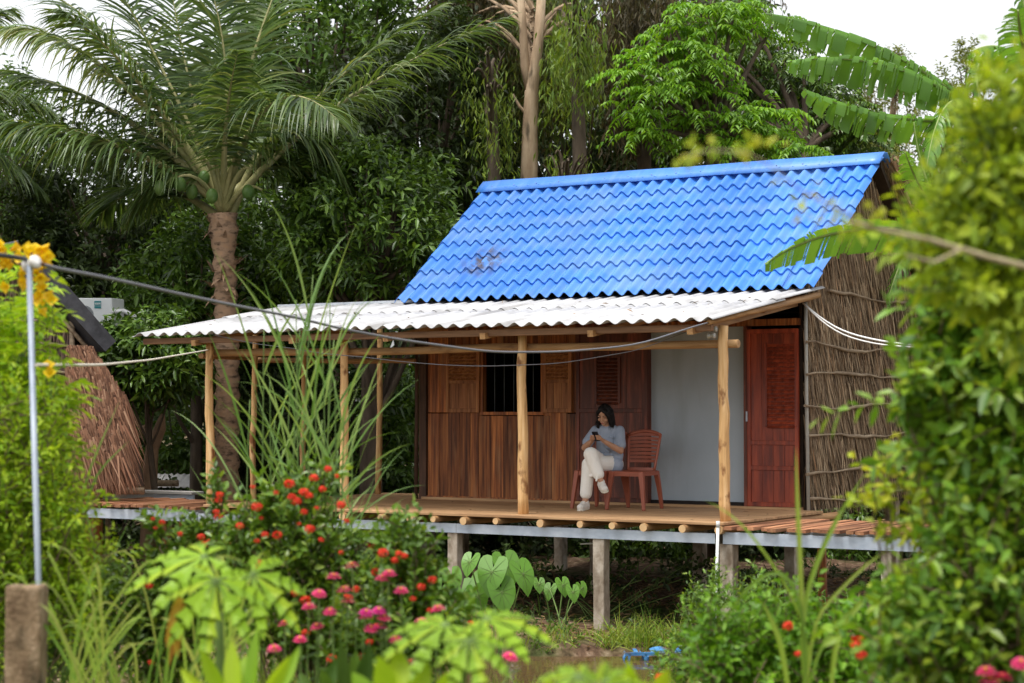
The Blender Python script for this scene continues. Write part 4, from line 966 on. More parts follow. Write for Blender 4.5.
G['grass']=leafmat('grass_blades',[(.08,.20,.02),(.14,.29,.03),(.22,.38,.05),(.27,.36,.08),(.06,.15,.02)],.4)
G['reed']=leafmat('reed_blades',[(.09,.22,.06),(.15,.32,.09),(.26,.44,.16),(.07,.19,.05)],.4)
G['taro']=leafmat('taro_leaf',[(.05,.19,.02),(.075,.25,.03),(.10,.27,.03)],.35,.4,.5)
G['banana']=leafmat('banana_leaf',[(.07,.20,.03),(.10,.27,.04),(.13,.32,.05)],.4,.35,.5)
G['dry']=leafmat('dry_leaves',[(.20,.12,.06),(.33,.21,.11),(.13,.075,.04),(.42,.30,.17)],.2,.7,.2)
G['yellow']=leafmat('yellow_petals',[(.88,.58,.01),(.92,.66,.02),(.85,.50,.01)],.35,.5,.3,(1,1,.6))
G['red']=leafmat('red_petals',[(.75,.045,.02),(.85,.08,.03),(.62,.03,.02)],.3,.5,.3,(1,.8,.7))
G['pink']=leafmat('pink_petals',[(.80,.06,.20),(.88,.10,.28),(.70,.04,.16)],.3,.5,.3,(1,.8,.8))
G['magenta']=leafmat('magenta_petals',[(.70,.04,.30),(.80,.07,.36)],.3,.5,.3,(1,.8,.9))
G['stem']=surf('green_stem',(.08,.14,.03),(.16,.24,.06),.6,(9,9,3))
G['twig']=surf('brown_twig',(.08,.05,.03),(.2,.14,.085),.8,(9,9,3))
G['bark']=surf('tan_tree_bark',(.22,.15,.09),(.56,.43,.29),.85,(5,5,1.2),8,1.,(14,14,3),c3=(.38,.27,.17),streak2=((.12,.09,.055),(6,6,1.5),.55,.66))
G['barkd']=surf('dark_tree_bark',(.04,.03,.02),(.16,.12,.085),.9,(5,5,1.5),7,.6,(14,14,3))
def base(px,d,dz=0.):
    p=ground(px,d);return p
def tree(label,px,d,ctr_y,rw,rh,mat,n=40,cr=.55,tw=14,k=9,L=.13,W=.05,seed=0,group=None,name='broadleaf_tree',bark='barkd',fn=leaf6,droop=.3,trunk_r=.14,rd=None,cat='tree',top=None,upb=.25,low=None,cpx=None,fillz=.0):
    """crown centre at row ctr_y, half width rw / half height rh in pixels"""
    g=np.random.RandomState(seed);b=base(px,d);c=at(cpx if cpx is not None else px,ctr_y,d=d)
    rw=rw*d/F;rh=rh*d/F;rd=rd or min(rw,2.2)
    t=thing(name,label,cat,b,group)
    u=rdir(g,n,0.);rr=g.uniform(.35,1,n)**.55
    Cc=c+(RT*(u[:,0]*rw*rr)[:,None]+FH*(u[:,1]*rd*rr)[:,None]+UP*(u[:,2]*rh*rr)[:,None])
    Cc[:,2]=np.maximum(Cc[:,2],b[2]+.15)
    s=MB();tt=c-UP*rh*.55
    if tt[2]<b[2]+.3: tt=b+UP*.3
    tp=curve(b-UP*.2,(b+tt)/2+RT*g.uniform(-.2,.2),tt,7);s.tube(tp,np.linspace(trunk_r,trunk_r*.6,7),8)
    for i in range(n):
        if i%2 and n>26:continue
        a=tp[-1] if g.rand()<.6 else tp[g.randint(3,7)]
        m_=(a+Cc[i])/2-UP*.12*np.linalg.norm(Cc[i]-a)+g.normal(size=3)*.1
        s.tube(curve(a,m_,Cc[i],5),np.linspace(trunk_r*.34,.01,5),5,cap=False)
    s.obj('trunk',G[bark],t)
    s=MB();cs_=cr*g.uniform(.6,1.25,n)
    S0=np.repeat(Cc,tw,0);rs=np.repeat(cs_,tw)
    D=nrm(rdir(g,n*tw,upb)+np.repeat(nrm(Cc-c),tw,0)*.5)
    S0=S0+D*(rs*g.uniform(0,.35,n*tw))[:,None]
    twig_leaves(g,s,S0,D,rs*g.uniform(.55,1.,n*tw),k,L,W,0,droop=droop,fn=fn)
    s.obj('crown',G[mat],t);return t
def weeping(label,px,d,y0,y1,w,mat,n=260,seed=0,trunk=True,sl=(.7,1.8),group=None,tr=.22,L=.16,W=.022,trunkpts=None,back=0.):
    g=np.random.RandomState(seed);b=base(px,d);t=thing('weeping_tree',label,'tree',b,group)
    wm=w*d/F;zt,zb=hz(y0,d),hz(y1,d)
    s=MB();top=b*[1,1,0]+UP*(zt-.3)
    tk=trunkpts or [(0,0),(0,.6)]
    if trunkpts:
        for pts,rad in trunkpts:
            s.tube([at(x,y,d=d) if y is not None else b-UP*.2 for x,y in pts],rad,10)
    else: s.tube(curve(b-UP*.2,b+UP*zt*.5+RT*.2,top,8),np.linspace(tr,tr*.4,8),9)
    # boughs
    nb=26;O=[]
    for i in range(nb):
        z=zb+(zt-zb)*g.uniform(.35,1);a0=b*[1,1,0]+UP*(z-g.uniform(.3,1.2))+FH*back*.1;e=b*[1,1,0]+RT*g.uniform(-1,1)*wm+FH*(g.uniform(-1.6,1.6)+back*.8)+UP*z
        c=curve(a0,(a0+e)/2+UP*.5,e,6);s.tube(c,np.linspace(.05,.012,6),5,cap=False);O.append(c)
    s.obj('trunk',G['bark'] if trunkpts else G['barkd'],t)
    s=MB();O=np.array(O)
    # clumps of hanging strands
    i=g.randint(0,nb,n);j=g.uniform(1.5,5,n);j0=j.astype(int).clip(0,4);P=O[i,j0]*(1-(j-j0))[:,None]+O[i,np.minimum(j0+1,5)]*(j-j0)[:,None]+g.normal(size=(n,3))*[.18,.18,.15]
    ln=g.uniform(*sl,n);kk=26
    tt=(np.arange(kk)+.5)/kk
    out=nrm(g.normal(size=(n,3))*[1,1,.0])*g.uniform(.05,.4,(n,1))
    Q=P[:,None]+out[:,None]*np.sqrt(tt)[None,:,None]*ln[:,None,None]*.6-UP*(tt[None,:,None]*ln[:,None,None])
    Q=Q+g.normal(size=Q.shape)*(.10 if mat=='weepfresh' else .045)+FH*back
    D=nrm(g.normal(size=Q.shape)*[.45,.45,.25]-UP*.9);N=nrm(g.normal(size=Q.shape)-FH*.5)
    m_=n*kk;leaf4(s,Q.reshape(-1,3),D.reshape(-1,3),N.reshape(-1,3),L*g.uniform(.6,1.2,m_),W*g.uniform(.7,1.3,m_),0,.1)
    for q in range(0,n,2): s.tube([Q[q,0],Q[q,kk//2],Q[q,-1]],.004,3,cap=False)
    s.obj('crown',G[mat],t);return t
TK=[([(533,None),(531,300),(529,178),(530,130),(532,85),(538,45),(544,-40)],[.24,.17,.15,.135,.12,.09,.075]),([(531,98),(525,66),(523,30),(518,-40)],[.085,.08,.07,.06]),([(539,42),(548,22),(556,12),(557,24)],[.035,.03,.02,.01]),([(530,118),(519,106),(513,94)],[.035,.03,.015])]
weeping('tall weeping tree with a forked tan trunk rising behind the blue roof',533,33,-70,60,72,'weep',300,1,trunkpts=TK,sl=(.9,2.2),L=.20,W=.034,back=2.3)
weeping('slender weeping sapling with fresh green strands right of the forked trunk',575,32,-10,70,22,'weepfresh',64,7,sl=(.8,1.6),L=.18,W=.034)
weeping('slender weeping sapling with fresh green strands low beside the ridge',565,32.2,150,190,24,'weepfresh',34,8,sl=(.5,1.),L=.16,W=.03)
weeping('slender weeping sapling with fresh green strands left of the forked trunk',490,32.4,60,120,16,'weepfresh',34,9,sl=(.8,1.9),L=.16,W=.03)
weeping('drooping brown green tree just right of the forked tan trunk',640,35,-40,90,60,'weepbrown',420,2,sl=(1.2,2.6),L=.2,W=.03)
weeping('drooping dull green tree left of the forked tan trunk',470,36,-60,50,60,'weepbrown',300,3,sl=(1.,2.4),L=.2,W=.03)
weeping('brownish drooping tree standing behind the light green tree',715,38,-30,120,70,'weepbrown',300,4,sl=(1.2,2.6),L=.2,W=.03)
# light green tree
def feathery(label,px,d,clumps,mat,seed,trunk_r=.18):
    g=np.random.RandomState(seed);b=base(px,d);t=thing('feathery_tree',label,'tree',b)
    s=MB();s2=MB();mid=at(px,150,d=d+.5)
    tp=curve(b-UP*.2,(b+mid)/2,mid,7);s.tube(tp,np.linspace(trunk_r,.1,7),8)
    for (x,y,r,dd) in clumps:
        c=at(x,y,d=d+dd);rm=r*d/F
        s.tube(curve(tp[-1] if y<140 else tp[4],(mid+c)/2+UP*.3,c,6),np.linspace(.07,.02,6),5,cap=False)
        n=int(34*(rm/.7)**1.2)+10
        # fans of pinnate leaves arching out and down
        u=rdir(g,n,.35,.7);S0=c+u*rm*g.uniform(.1,.75,(n,1))*[1,1,.6]
        D=nrm(u*[1,1,.35]+UP*.15)
        m_=9;ln=g.uniform(.45,.75,n)
        for q in range(m_):
            tq=(q+.6)/m_
            Pq=S0+D*(ln*tq)[:,None]-UP*(ln*tq**2*.55)[:,None]
            Dq=nrm(D-UP*(1.1*tq));Sd=nrm(np.cross(Dq,UP))
            for sg in(-1,1):
                leaf4(s2,Pq,nrm(Dq*.5+Sd*sg*.9-UP*.25+g.normal(size=(n,3))*.12),nrm(UP+g.normal(size=(n,3))*.25),.15*(1-.35*tq)*g.uniform(.8,1.2,n),.048*g.uniform(.8,1.2,n),0,.35)
    s.obj('trunk',G['barkd'],t);s2.obj('crown',G[mat],t);return t
g=np.random.RandomState(9)
CL=[(636,72,18,0),(660,52,18,.3),(688,48,16,0),(652,92,12,-.3),(700,66,16,0),(629,112,8,0),(684,84,15,0),(716,96,18,.3),(742,116,17,0),(748,142,16,0),(770,132,16,.2),(700,8,14,.4),(716,28,12,.3),(676,30,10,.3),(778,110,13,0),(800,150,14,0),(640,134,8,0),(735,8,14,.6),(752,30,15,.8),(775,24,15,1.),(690,118,9,0),(712,140,9,.2)]
feathery('light green feathery tree spreading over the middle of the blue roof ridge',712,30,CL,'bright',5)
CL=[(x+g.uniform(-8,8),y,22,g.uniform(.6,1.8)) for x,y in ((690,70),(660,80),(700,110),(720,60),(735,110),(660,120),(690,145),(720,140),(760,90),(640,95),(705,30),(760,150),(770,45),(795,60),(800,90),(830,95),(830,120),(790,110),(850,140),(865,160),(780,80),(815,140),(845,115),(745,60),(720,55),(750,90),(870,130),(835,165),(800,165),(750,5))]
feathery('darker green feathery tree between the light green tree and the banana leaves',806,33,CL,'mango',6)
# dense broadleaf trees round the clearing
tree('glossy green mango tree behind the white roof, left of the blue roof',372,28.8,238,88,88,'mango',110,.5,16,9,.17,.055,11,trunk_r=.2,rd=1.3)
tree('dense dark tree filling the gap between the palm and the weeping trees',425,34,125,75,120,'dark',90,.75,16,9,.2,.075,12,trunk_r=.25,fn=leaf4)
tree('bright mid green tree rising behind the palm crown',330,36,60,90,110,'mid',80,.8,15,9,.2,.08,13,trunk_r=.25,fn=leaf4)
tree('dark tree low behind the palm trunk',250,31.5,300,95,95,'mango',90,.6,15,9,.18,.07,14,trunk_r=.2,fn=leaf4)
tree('dark green tree behind the palm fronds left of the palm trunk',110,33,225,95,100,'dark',90,.7,15,9,.19,.07,15,trunk_r=.2,fn=leaf4)
tree('pale green tree at the far left under the bare sky',5,37,160,62,95,'mid',60,.65,13,8,.17,.07,16,trunk_r=.2,fn=leaf4)
tree('glossy leafed tree hanging over the air conditioner and reddish thatch',172,27.2,362,54,40,'mango',56,.32,13,9,.16,.055,17,trunk_r=.06,rd=.6,cpx=146)
tree('dark leafed bush overlooking the left eave behind the palm trunk',196,30,290,70,70,'mango',60,.5,14,9,.17,.06,18,trunk_r=.12)
tree('dark bush seen through the left veranda posts beside the palm trunk',275,30.5,420,55,75,'dark',60,.5,14,9,.15,.06,19,trunk_r=.1,cat='bush',name='broadleaf_bush')
tree('dark bush seen between the middle and rear veranda posts',350,31,430,55,80,'mango',60,.5,14,9,.15,.06,20,trunk_r=.1,cat='bush',name='broadleaf_bush')
tree('sunlit green bush seen just left of the plank wall corner',405,32,450,38,60,'mid',34,.45,13,9,.13,.055,21,trunk_r=.08,cat='bush',name='broadleaf_bush')
tree('green bush behind the low shelter',185,33.5,455,60,60,'mid',44,.5,13,9,.14,.06,22,trunk_r=.1,cat='bush',name='broadleaf_bush')
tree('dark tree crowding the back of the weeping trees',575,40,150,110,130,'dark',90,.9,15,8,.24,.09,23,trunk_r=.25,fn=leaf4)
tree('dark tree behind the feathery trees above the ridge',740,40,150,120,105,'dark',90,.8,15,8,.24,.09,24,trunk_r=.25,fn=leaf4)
tree('airy grey green tree standing against the sky, right of centre',888,50,105,34,62,'airy',40,.5,11,8,.15,.05,25,trunk_r=.14,fn=leaf4,bark='bark')
tree('small airy tree against the sky near the top right corner',968,46,100,26,58,'airy',30,.45,11,8,.15,.05,26,trunk_r=.12,fn=leaf4)
tree('thin sparse tree against the sky beside the banana leaves',848,56,95,20,45,'airy',16,.5,7,7,.14,.045,27,trunk_r=.1,fn=leaf4)
tree('grey green tree low behind the banana plants',905,42,185,70,62,'airy',60,.55,12,8,.16,.05,28,trunk_r=.15,fn=leaf4)
tree('mid green tree behind the foreground bush at the right edge',1010,36,230,90,120,'mid',70,.6,14,8,.18,.07,29,trunk_r=.18,fn=leaf4)
tree('dark bush behind the right walkway beside the straw wall',985,28,420,70,90,'mango',60,.45,14,8,.15,.06,30,trunk_r=.1,cat='bush',name='broadleaf_bush')
tree('dark tree far left behind the thatched hut',25,32,300,80,80,'dark',60,.6,14,8,.18,.07,31,trunk_r=.15,fn=leaf4)
# far wood: one dark mass of foliage closing the view
s=MB();g=np.random.RandomState(77);n=30000
px=g.uniform(-500,1500,n);dd=g.uniform(44,60,n)
top=np.interp(px,[-500,-100,20,60,130,180,350,420,470,720,790,840,900,1000,1500],[60,80,120,215,225,60,20,50,-20,-30,70,150,150,135,110])+14*np.sin(px*.05)+9*np.sin(px*.13+1)
zt=CAM[2]+(HOR-top)*dd/F;zz=g.uniform(0,1,n)**.85*zt
P=np.array([at(a,408,d=b) for a,b in zip(px,dd)]);P[:,2]=zz
leaf4(s,P,rdir(g,n,-.1),nrm(-FH*1.0+UP*.6+g.normal(size=(n,3))*.5),g.uniform(.35,.8,n),g.uniform(.2,.42,n),0,.2)
tag(s.obj('distant_wood',G['dark']),'dark distant wood closing the view behind the trees',kind='stuff')
# ---------------- coconut palm
pd_=28.3
pt=base(224,pd_);palm=thing('coconut_palm','coconut palm with green coconuts and a ringed trunk behind the left veranda','palm',pt)
s=MB();zz=np.linspace(0,1,46);cp=at(222,214,d=pd_);tp=(pt-UP*.3)*(1-zz)[:,None]+cp*zz[:,None]+RT*(.07*np.sin(zz*3))[:,None]
rr=.195-.03*zz+.02*((np.arange(46)%2)*2-1)+.05*np.exp(-zz*9);rr[-4:]+=.05;s.tube(tp,rr,12)
g=np.random.RandomState(4)
for k in range(70):   # torn leaf bases and fibre
    q=g.uniform(.55,1)**.7;p=tp[int(q*45)];a=g.uniform(0,2*PI);o_=RT*math.cos(a)+FH*math.sin(a)
    strips(s,(p+o_*.2)[None],nrm(o_*.5+UP*g.uniform(-.6,.9))[None],o_[None],g.uniform(.12,.3),g.uniform(.04,.1),2,.3,base=1.)
s.obj('trunk',surf('ringed_palm_bark',(.045,.028,.017),(.40,.24,.135),.9,(7,7,16),8,1.,(10,10,30),c3=(.34,.22,.14)),palm)
cr=at(223,210,d=pd_)
def frond(c0,ctrl,tip,mat='palm',n=92,LL=.85,droop=1.,seed=0,dz=(0,0),W=.047,t0=.2,par=palm,name='frond',stiff=.25,d=pd_):
    g=np.random.RandomState(seed);p1=at(*ctrl,d=d+dz[0]);p2=at(*tip,d=d+dz[1]);C=curve(c0,p1,p2,26)
    s=MB();s.tube(C,np.linspace(.20,.0,26)**2*1.1+np.linspace(.034,.004,26),6,1);LL=LL*1.25;droop=droop*.85
    T=nrm(np.gradient(C,axis=0));t=np.linspace(t0,1,n)
    for sg in(-1,1):
        tq=t+g.uniform(-.004,.004,n);f=(tq*25).clip(0,24.99);i=f.astype(int);P=C[i]*(1-(f-i))[:,None]+C[i+1]*(f-i)[:,None];Tq=T[i]
        S_=nrm(np.cross(Tq,UP)+1e-6);Uq=nrm(np.cross(S_,Tq))
        D=nrm(S_*sg*.85+Tq*(.45+.7*tq[:,None]**3)+Uq*stiff-UP*.22+g.normal(size=(n,3))*.12)
        L_=LL*(np.sin(np.clip((tq-t0)/(1-t0)*.78+.2,0,1)*PI)**.6)*g.uniform(.85,1.1,n)+.08
        strips(s,P,D,nrm(Uq+g.normal(size=(n,3))*.4),L_,W*g.uniform(.7,1.2,n),5,droop*g.uniform(.7,1.3,n),0,1.2)
    o=s.obj(name,[G[mat],G['pr']],par);return o
G['pr']=surf('palm_rachis',(.16,.17,.06),(.36,.33,.15),.5,(4,4,4))
FR=[((325,85),(507,18),(-.3,-.4),'palm',1.0,.95),((318,70),(442,6),(.6,1.0),'palm',.9,.8),((262,45),(338,120),(-1.,-2.2),'palm',1.6,1.),
 ((285,60),(345,190),(-.2,.2),'palm',1.9,1.),((238,60),(205,-30),(.3,.6),'palm',1.,1.),((245,40),(300,-60),(.6,1.2),'palm',1.,1.05),
 ((170,70),(95,-50),(.4,.8),'palm',1.,1.05),((125,45),(62,12),(-.5,-1.),'palm',1.3,.95),((95,20),(8,28),(-.2,-.3),'palmpale',1.6,.9),
 ((110,120),(-6,122),(-.6,-1.2),'palm',1.8,1.),((110,80),(-10,70),(.3,.4),'palm',1.5,1.),((150,110),(60,150),(.5,1.2),'palm',1.8,.9),
 ((222,110),(238,52),(-1.0,-1.8),'palm',2.0,.55),((190,130),(128,215),(.2,.2),'palm',1.4,.8),((305,120),(330,215),(.4,.6),'palm',1.3,.8),
((190,110),(170,-20),(1.,1.8),'palm',1.,1.),((270,110),(385,90),(1.,2.),'palm',1.3,.9),((150,160),(100,215),(1.2,1.8),'palm',1.2,.8),((170,60),(30,-20),(1.,1.8),'palm',1.2,1.0)]
for i,(c_,t_,dz_,mt,dr,LL) in enumerate(FR):
    frond(cr+RT*g.uniform(-.1,.1)+UP*g.uniform(-.15,.15),c_,t_,mt,seed=i,dz=dz_,droop=dr,LL=LL)
for k,(x,y) in enumerate(((180,184),(192,192),(160,188),(204,178),(248,192),(170,178),(212,196))):
    s=MB();s.ell(at(x,y,d=pd_-.55+.3*(k%2)),(.09,.09,.115),12,9);s.obj('coconut',surf('green_coconut',(.05,.11,.02),(.11,.18,.04),.45,(5,5,5)) if k==0 else bpy.data.materials['green_coconut'],palm)
for k,(x,y) in enumerate(((196,160),(176,178),(252,170),(262,190),(205,150),(240,155))):
    s=MB();s.tube(curve(cr-UP*.1,at((x+226)/2,min(y,190)-14,d=pd_-.5),at(x,y,d=pd_-.6),8),[.05,.045,.04,.035,.03,.025,.02,.015],6);s.obj('leaf_stalk',G['pr'],palm)
# second palm behind, at the left edge
pl2=thing('coconut_palm','second coconut palm standing at the left edge, mostly outside the picture','palm',base(-120,31))
s=MB();b_=base(-120,31);e_=at(-110,150,d=31);s.tube(curve(b_-UP*.3,(b_+e_)/2,e_,20),np.linspace(.24,.18,20),10);s.obj('trunk',bpy.data.materials['ringed_palm_bark'],pl2)
for i,(c_,t_) in enumerate((((-40,60),(50,110)),((-50,100),(42,190)),((-60,20),(10,10)),((-150,60),(-240,130)),((-60,150),(20,270)),((-110,20),(-120,-60)))):
    frond(e_,c_,t_,'palm',seed=50+i,par=pl2,dz=(0,.3),droop=1.3,LL=.9,d=31)
# ---------------- banana plants
def banana_leaf(mb,C,W,seed,gap=.25,droop=.35,nrib=84,side=None,mi=0,mr=1,tilt=.0):
    """torn blade along the midrib points C"""
    g=np.random.RandomState(seed);C=np.asarray(C,float);m=len(C);mb.tube(C,np.linspace(.028,.006,m),6,mr)
    T=nrm(np.gradient(C,axis=0));t=np.linspace(.03,1,nrib+1)
    def P(q):
        f=min(q,.9999)*(m-1);i=int(f);return C[i]*(1-f+i)+C[i+1]*(f-i),T[i]
    S0=side;lw=g.uniform(.82,1.08,7)
    for sg in(-1,1):
        k=0
        while k<nrib:
            run=int(g.choice([1,1,2,2,3,5]));e=min(k+run,nrib);dr=g.uniform(.6,1.5)*droop
            cols=[]
            for q in t[k:e+1]:
                p,tt=P(q);S_=nrm(np.cross(tt,UP)) if S0 is None else nrm(S0-tt*(S0@tt));Uv=nrm(np.cross(S_,tt))
                w=W*.5*(math.sin(PI*min(1,q*.93+.05))**.5)*1.05
                col=[p+S_*sg*w*u*math.cos(dr*u*.9+tilt*sg)*lw[k%7]+tt*w*.45*u-UP*(w*dr*u*u)+Uv*.02*u for u in(0,.33,.66,1)]
                cols.append(col)
            # draw the run slightly narrower than its slot so that tears show
            cols=np.array(cols);
            if len(cols)>1:
                cols[-1]=cols[-1]*(1-gap*np.array([0,.4,.8,1])[:,None])+cols[-2]*(gap*np.array([0,.4,.8,1])[:,None])
                n_=len(cols);f=[(a*4+b,a*4+b+1,a*4+b+5,a*4+b+4) for a in range(n_-1) for b in range(3)]
                mb.add(cols.reshape(-1,3),f,mi,True)
            k=e
G['midrib']=surf('banana_midrib',(.22,.30,.09),(.34,.42,.15),.5,(3,3,3))
def banana(label,px,d,leaves,seed,h,sides=None,rs=1.):
    b=base(px,d);t=thing('banana_plant',label,'banana plant',b);top=at(px,h,d=d)
    s=MB();s.tube(curve(b-UP*.2,(b+top)/2+RT*.05,top,9),np.linspace(.16,.08,9)*rs,10);s.obj('pseudostem',surf('banana_stem_%d'%seed,(.14,.17,.06),(.32,.30,.13),.6,(5,5,1.5)),t)
    for i,(c_,t_,dz_,W,gap,dr) in enumerate(leaves):
        s=MB();C=curve(top,at(*c_,d=d+dz_[0]),at(*t_,d=d+dz_[1]),22);banana_leaf(s,C,W,seed*10+i,gap,dr,side=sides.get(i) if sides else None);s.obj('leaf',[G['banana'],G['midrib']],t)
    return t
banana('banana plant with long torn leaves arching left over the blue ridge',985,26.5,[((905,40),(766,14),(0,.2),.52,.45,1.1),((900,44),(788,62),(-.4,-.6),.56,.4,1.1),((885,128),(804,90),(-.8,-1.),.50,.25,.9),((960,40),(1010,60),(0,.4),.6,.3,.8),((940,60),(925,180),(-.3,-.8),.5,.2,.8),((920,90),(1000,150),(.5,1.),.6,.3,.8)],1,120,{0:-UP*.9+FH*.5,1:-UP*.8+FH*.6,2:-UP*.6+FH*.7})
banana('younger banana plant with an upright leaf beside the gable',940,24.6,[((918,160),(914,122),(0,0),.34,.05,.3),((918,190),(905,152),(-.5,-1.1),.42,.08,.5),((960,170),(990,215),(0,0),.45,.3,.8),((905,235),(888,300),(-.3,-.6),.4,.4,1.2)],2,215)
banana('tall banana plant with broad pale leaves at the top right corner',1050,13,[((1030,60),(1018,-50),(0,0),.62,.04,.35),((1010,30),(972,52),(0,-.2),.34,.25,.8),((1030,110),(1012,215),(-.2,-.5),.40,.25,.6),((1090,50),(1180,90),(0,0),.5,.2,.6),((1020,60),(1018,10),(-.6,-1.),.38,.05,.4)],3,100)
banana('banana plant at the right whose torn leaf hangs in front of the blue roof',1010,14.5,[((850,200),(765,264),(-.3,-.6),.32,.10,.3),((1050,190),(1100,230),(0,0),.4,.2,.6),((1005,190),(1000,140),(.2,.3),.3,.1,.4)],4,250,{0:UP*.75+RT*.3-FH*.5},.5)
# dried leaves hanging by the gable top
dl=thing('dry_banana_leaf','withered brown banana leaves hanging beside the upper gable','dry leaves',at(893,240,d=25)*[1,1,1]);s=MB();g=np.random.RandomState(3);n=160
P=np.array([at(a,b,d=25.2) for a,b in zip(g.uniform(884,900,n),g.uniform(160,205,n))])+g.normal(size=(n,3))*.06
strips(s,P,nrm(g.normal(size=(n,3))*.35-UP+RT*.3),nrm(g.normal(size=(n,3))-FH),g.uniform(.25,.6,n),g.uniform(.03,.08,n),3,.4,base=1.);s.obj('blades',G['dry'],dl)

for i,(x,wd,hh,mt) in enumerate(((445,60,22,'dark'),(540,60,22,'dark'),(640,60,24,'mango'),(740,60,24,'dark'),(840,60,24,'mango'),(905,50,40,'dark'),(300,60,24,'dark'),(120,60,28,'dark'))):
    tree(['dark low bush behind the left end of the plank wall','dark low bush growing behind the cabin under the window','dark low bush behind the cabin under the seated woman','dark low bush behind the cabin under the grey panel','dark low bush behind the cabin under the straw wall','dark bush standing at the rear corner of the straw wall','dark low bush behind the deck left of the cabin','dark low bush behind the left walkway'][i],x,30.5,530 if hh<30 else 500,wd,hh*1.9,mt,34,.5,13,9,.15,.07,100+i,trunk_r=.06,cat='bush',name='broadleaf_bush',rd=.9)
# ------------------------------------------------------------------ near plants
def stems(mb,P0,P1,r,g,bend=.15,mi=0,n=6,k=4):
    for a,b in zip(P0,P1):
        m_=(a+b)/2+g.normal(size=3)*bend*np.linalg.norm(b-a)*.5;mb.tube(curve(a,m_,b,n),np.linspace(r,r*.4,n),k,mi,cap=False)
def compound(mb,P,D,N,ln,pairs,L,W,mi,g,droop=.3,term=True):
    """pinnate leaves: P bases, D directions"""
    n=len(P);ln=np.broadcast_to(ln,(n,))
    for q in range(pairs+1):
        t=(q+1)/(pairs+1)
        Pq=P+D*(ln*t)[:,None]-UP*(ln*t*t*droop)[:,None];Dq=nrm(D-UP*droop*2*t);S_=nrm(np.cross(Dq,N))
        if q==pairs: leaf4(mb,Pq,Dq,N,L*g.uniform(.8,1.2,n),W,mi,.1)
        else:
            for sg in(-1,1): leaf4(mb,Pq,nrm(Dq*.55+S_*sg+g.normal(size=(n,3))*.12),nrm(N+g.normal(size=(n,3))*.2),L*g.uniform(.8,1.2,n),W,mi,.15)
def gp_(x,y,d): return at(x,y,d=d)
def shrub(label,blobs,d,mat,seed,L,W,tw,k,tl,name='leafy_shrub',cat='shrub',rootpx=None,dens=1.,up=.9,fn=leaf6,droop=.2,group=None,parts=(),dd=None,nst=2,stem='twig',spread=.75):
    """blobs: (px,py,rx,ry) of foliage in the picture at distance d; leaves sit on upright twigs"""
    g=np.random.RandomState(seed);rx=rootpx or np.mean([b[0] for b in blobs]);b=base(rx,d);t=thing(name,label,cat,b,group)
    s=MB();s2=MB();S0=[]
    for bi,(x,y,a,c) in enumerate(blobs):
        n=int(tw*dens*a*c/900*(d/7)**2)+3
        u=rdir(g,n);rr=g.uniform(0,1,n)**.45
        P=np.array([at(x+a*p[0]*q,y+c*p[2]*q,d=d+p[1]*q*(dd or a/F*d*.9)) for p,q in zip(u,rr)]);S0.append(P)
        for j in range(0,n if (nst>1 or bi==0) else 0,max(6,n//max(1,nst))):
            o=b+RT*g.uniform(-.12,.12)+FH*g.uniform(-.12,.12);o[2]=float(gz(o[0],o[1]))-.03
            if P[j][2]>o[2]+.05: s.tube(curve(o,(o*.55+P[j]*.45)+UP*.12*g.rand()+g.normal(size=3)*.06,P[j],7),np.linspace(.006,.003,7),4,cap=False)
    S0=np.concatenate(S0);n=len(S0)
    S0[:,2]=np.maximum(S0[:,2],gz(S0[:,0],S0[:,1])+.02)
    D=nrm(rdir(g,n,up)+0)
    twig_leaves(g,s2,S0,D,g.uniform(.6,1.2,n)*tl,k,L,W,0,droop=droop,fn=fn,spread=spread)
    for j in range(0,n,2): s.tube([S0[j],S0[j]+D[j]*tl*.8],[.004,.0025],4,cap=False)
    s.obj('stem',G[stem],t);s2.obj('foliage',G[mat],t);return t
def ixora_cluster(par,P,r,g,mat='red',name='flower_cluster'):
    s=MB();n=46;u=rdir(g,n,.35);Q=P+u*r*g.uniform(.7,1.,(n,1))*[1,1,.75]
    for k in range(4):
        S_=nrm(np.cross(u,g.normal(size=(n,3))*.2+[0,0,1.]));B_=np.cross(S_,u);a=k*PI/2+.4
        leaf4(s,Q,nrm(S_*math.cos(a)+B_*math.sin(a)+u*.25),u,r*.42,r*.26,0,.0)
    s.tube([P-UP*r*1.8,P],.0025,4,1,cap=False)
    s.obj(name,[G[mat],G['stem']],par)
# ---- yellow flowered shrub behind the pipe
d=9.4;g=np.random.RandomState(21);b=base(-5,d);t=thing('flowering_shrub','tall yellow green shrub with yellow trumpet flowers behind the pipe pole','shrub',b)
s=MB();s2=MB();ns=46;tips=[]
for i in range(ns):
    x=g.uniform(-110,74)if i>6 else g.uniform(40,66);y=g.uniform(255,300)+max(0,x-30)*4.2*g.uniform(.6,1.1)+(g.uniform(0,220) if i%3 else 0)
    y=min(y,520);o=b+RT*g.uniform(-.5,.25)+FH*g.uniform(-.3,.5);o[2]=float(gz(o[0],o[1]));e=at(x,y,d=d+g.uniform(-.25,.7))
    C=curve(o,(o+e)/2+RT*g.uniform(-.1,.1)+UP*.25,e,18);s.tube(C,np.linspace(.012,.003,18),4,cap=False);tips.append(e)
    T=np.gradient(C,axis=0);m_=15
    idx=np.linspace(6,17,m_);ii=idx.astype(int)
    for rep in range(4):
        P=C[ii]+g.normal(size=(m_,3))*.04;a=g.uniform(0,2*PI,m_);o_=RT*np.cos(a)[:,None]+FH*np.sin(a)[:,None]
        D=nrm(o_+UP*.45+g.normal(size=(m_,3))*.2);compound(s2,P,D,nrm(UP+g.normal(size=(m_,3))*.3),g.uniform(.10,.19,m_),4,.07,.022,0,g,.35)
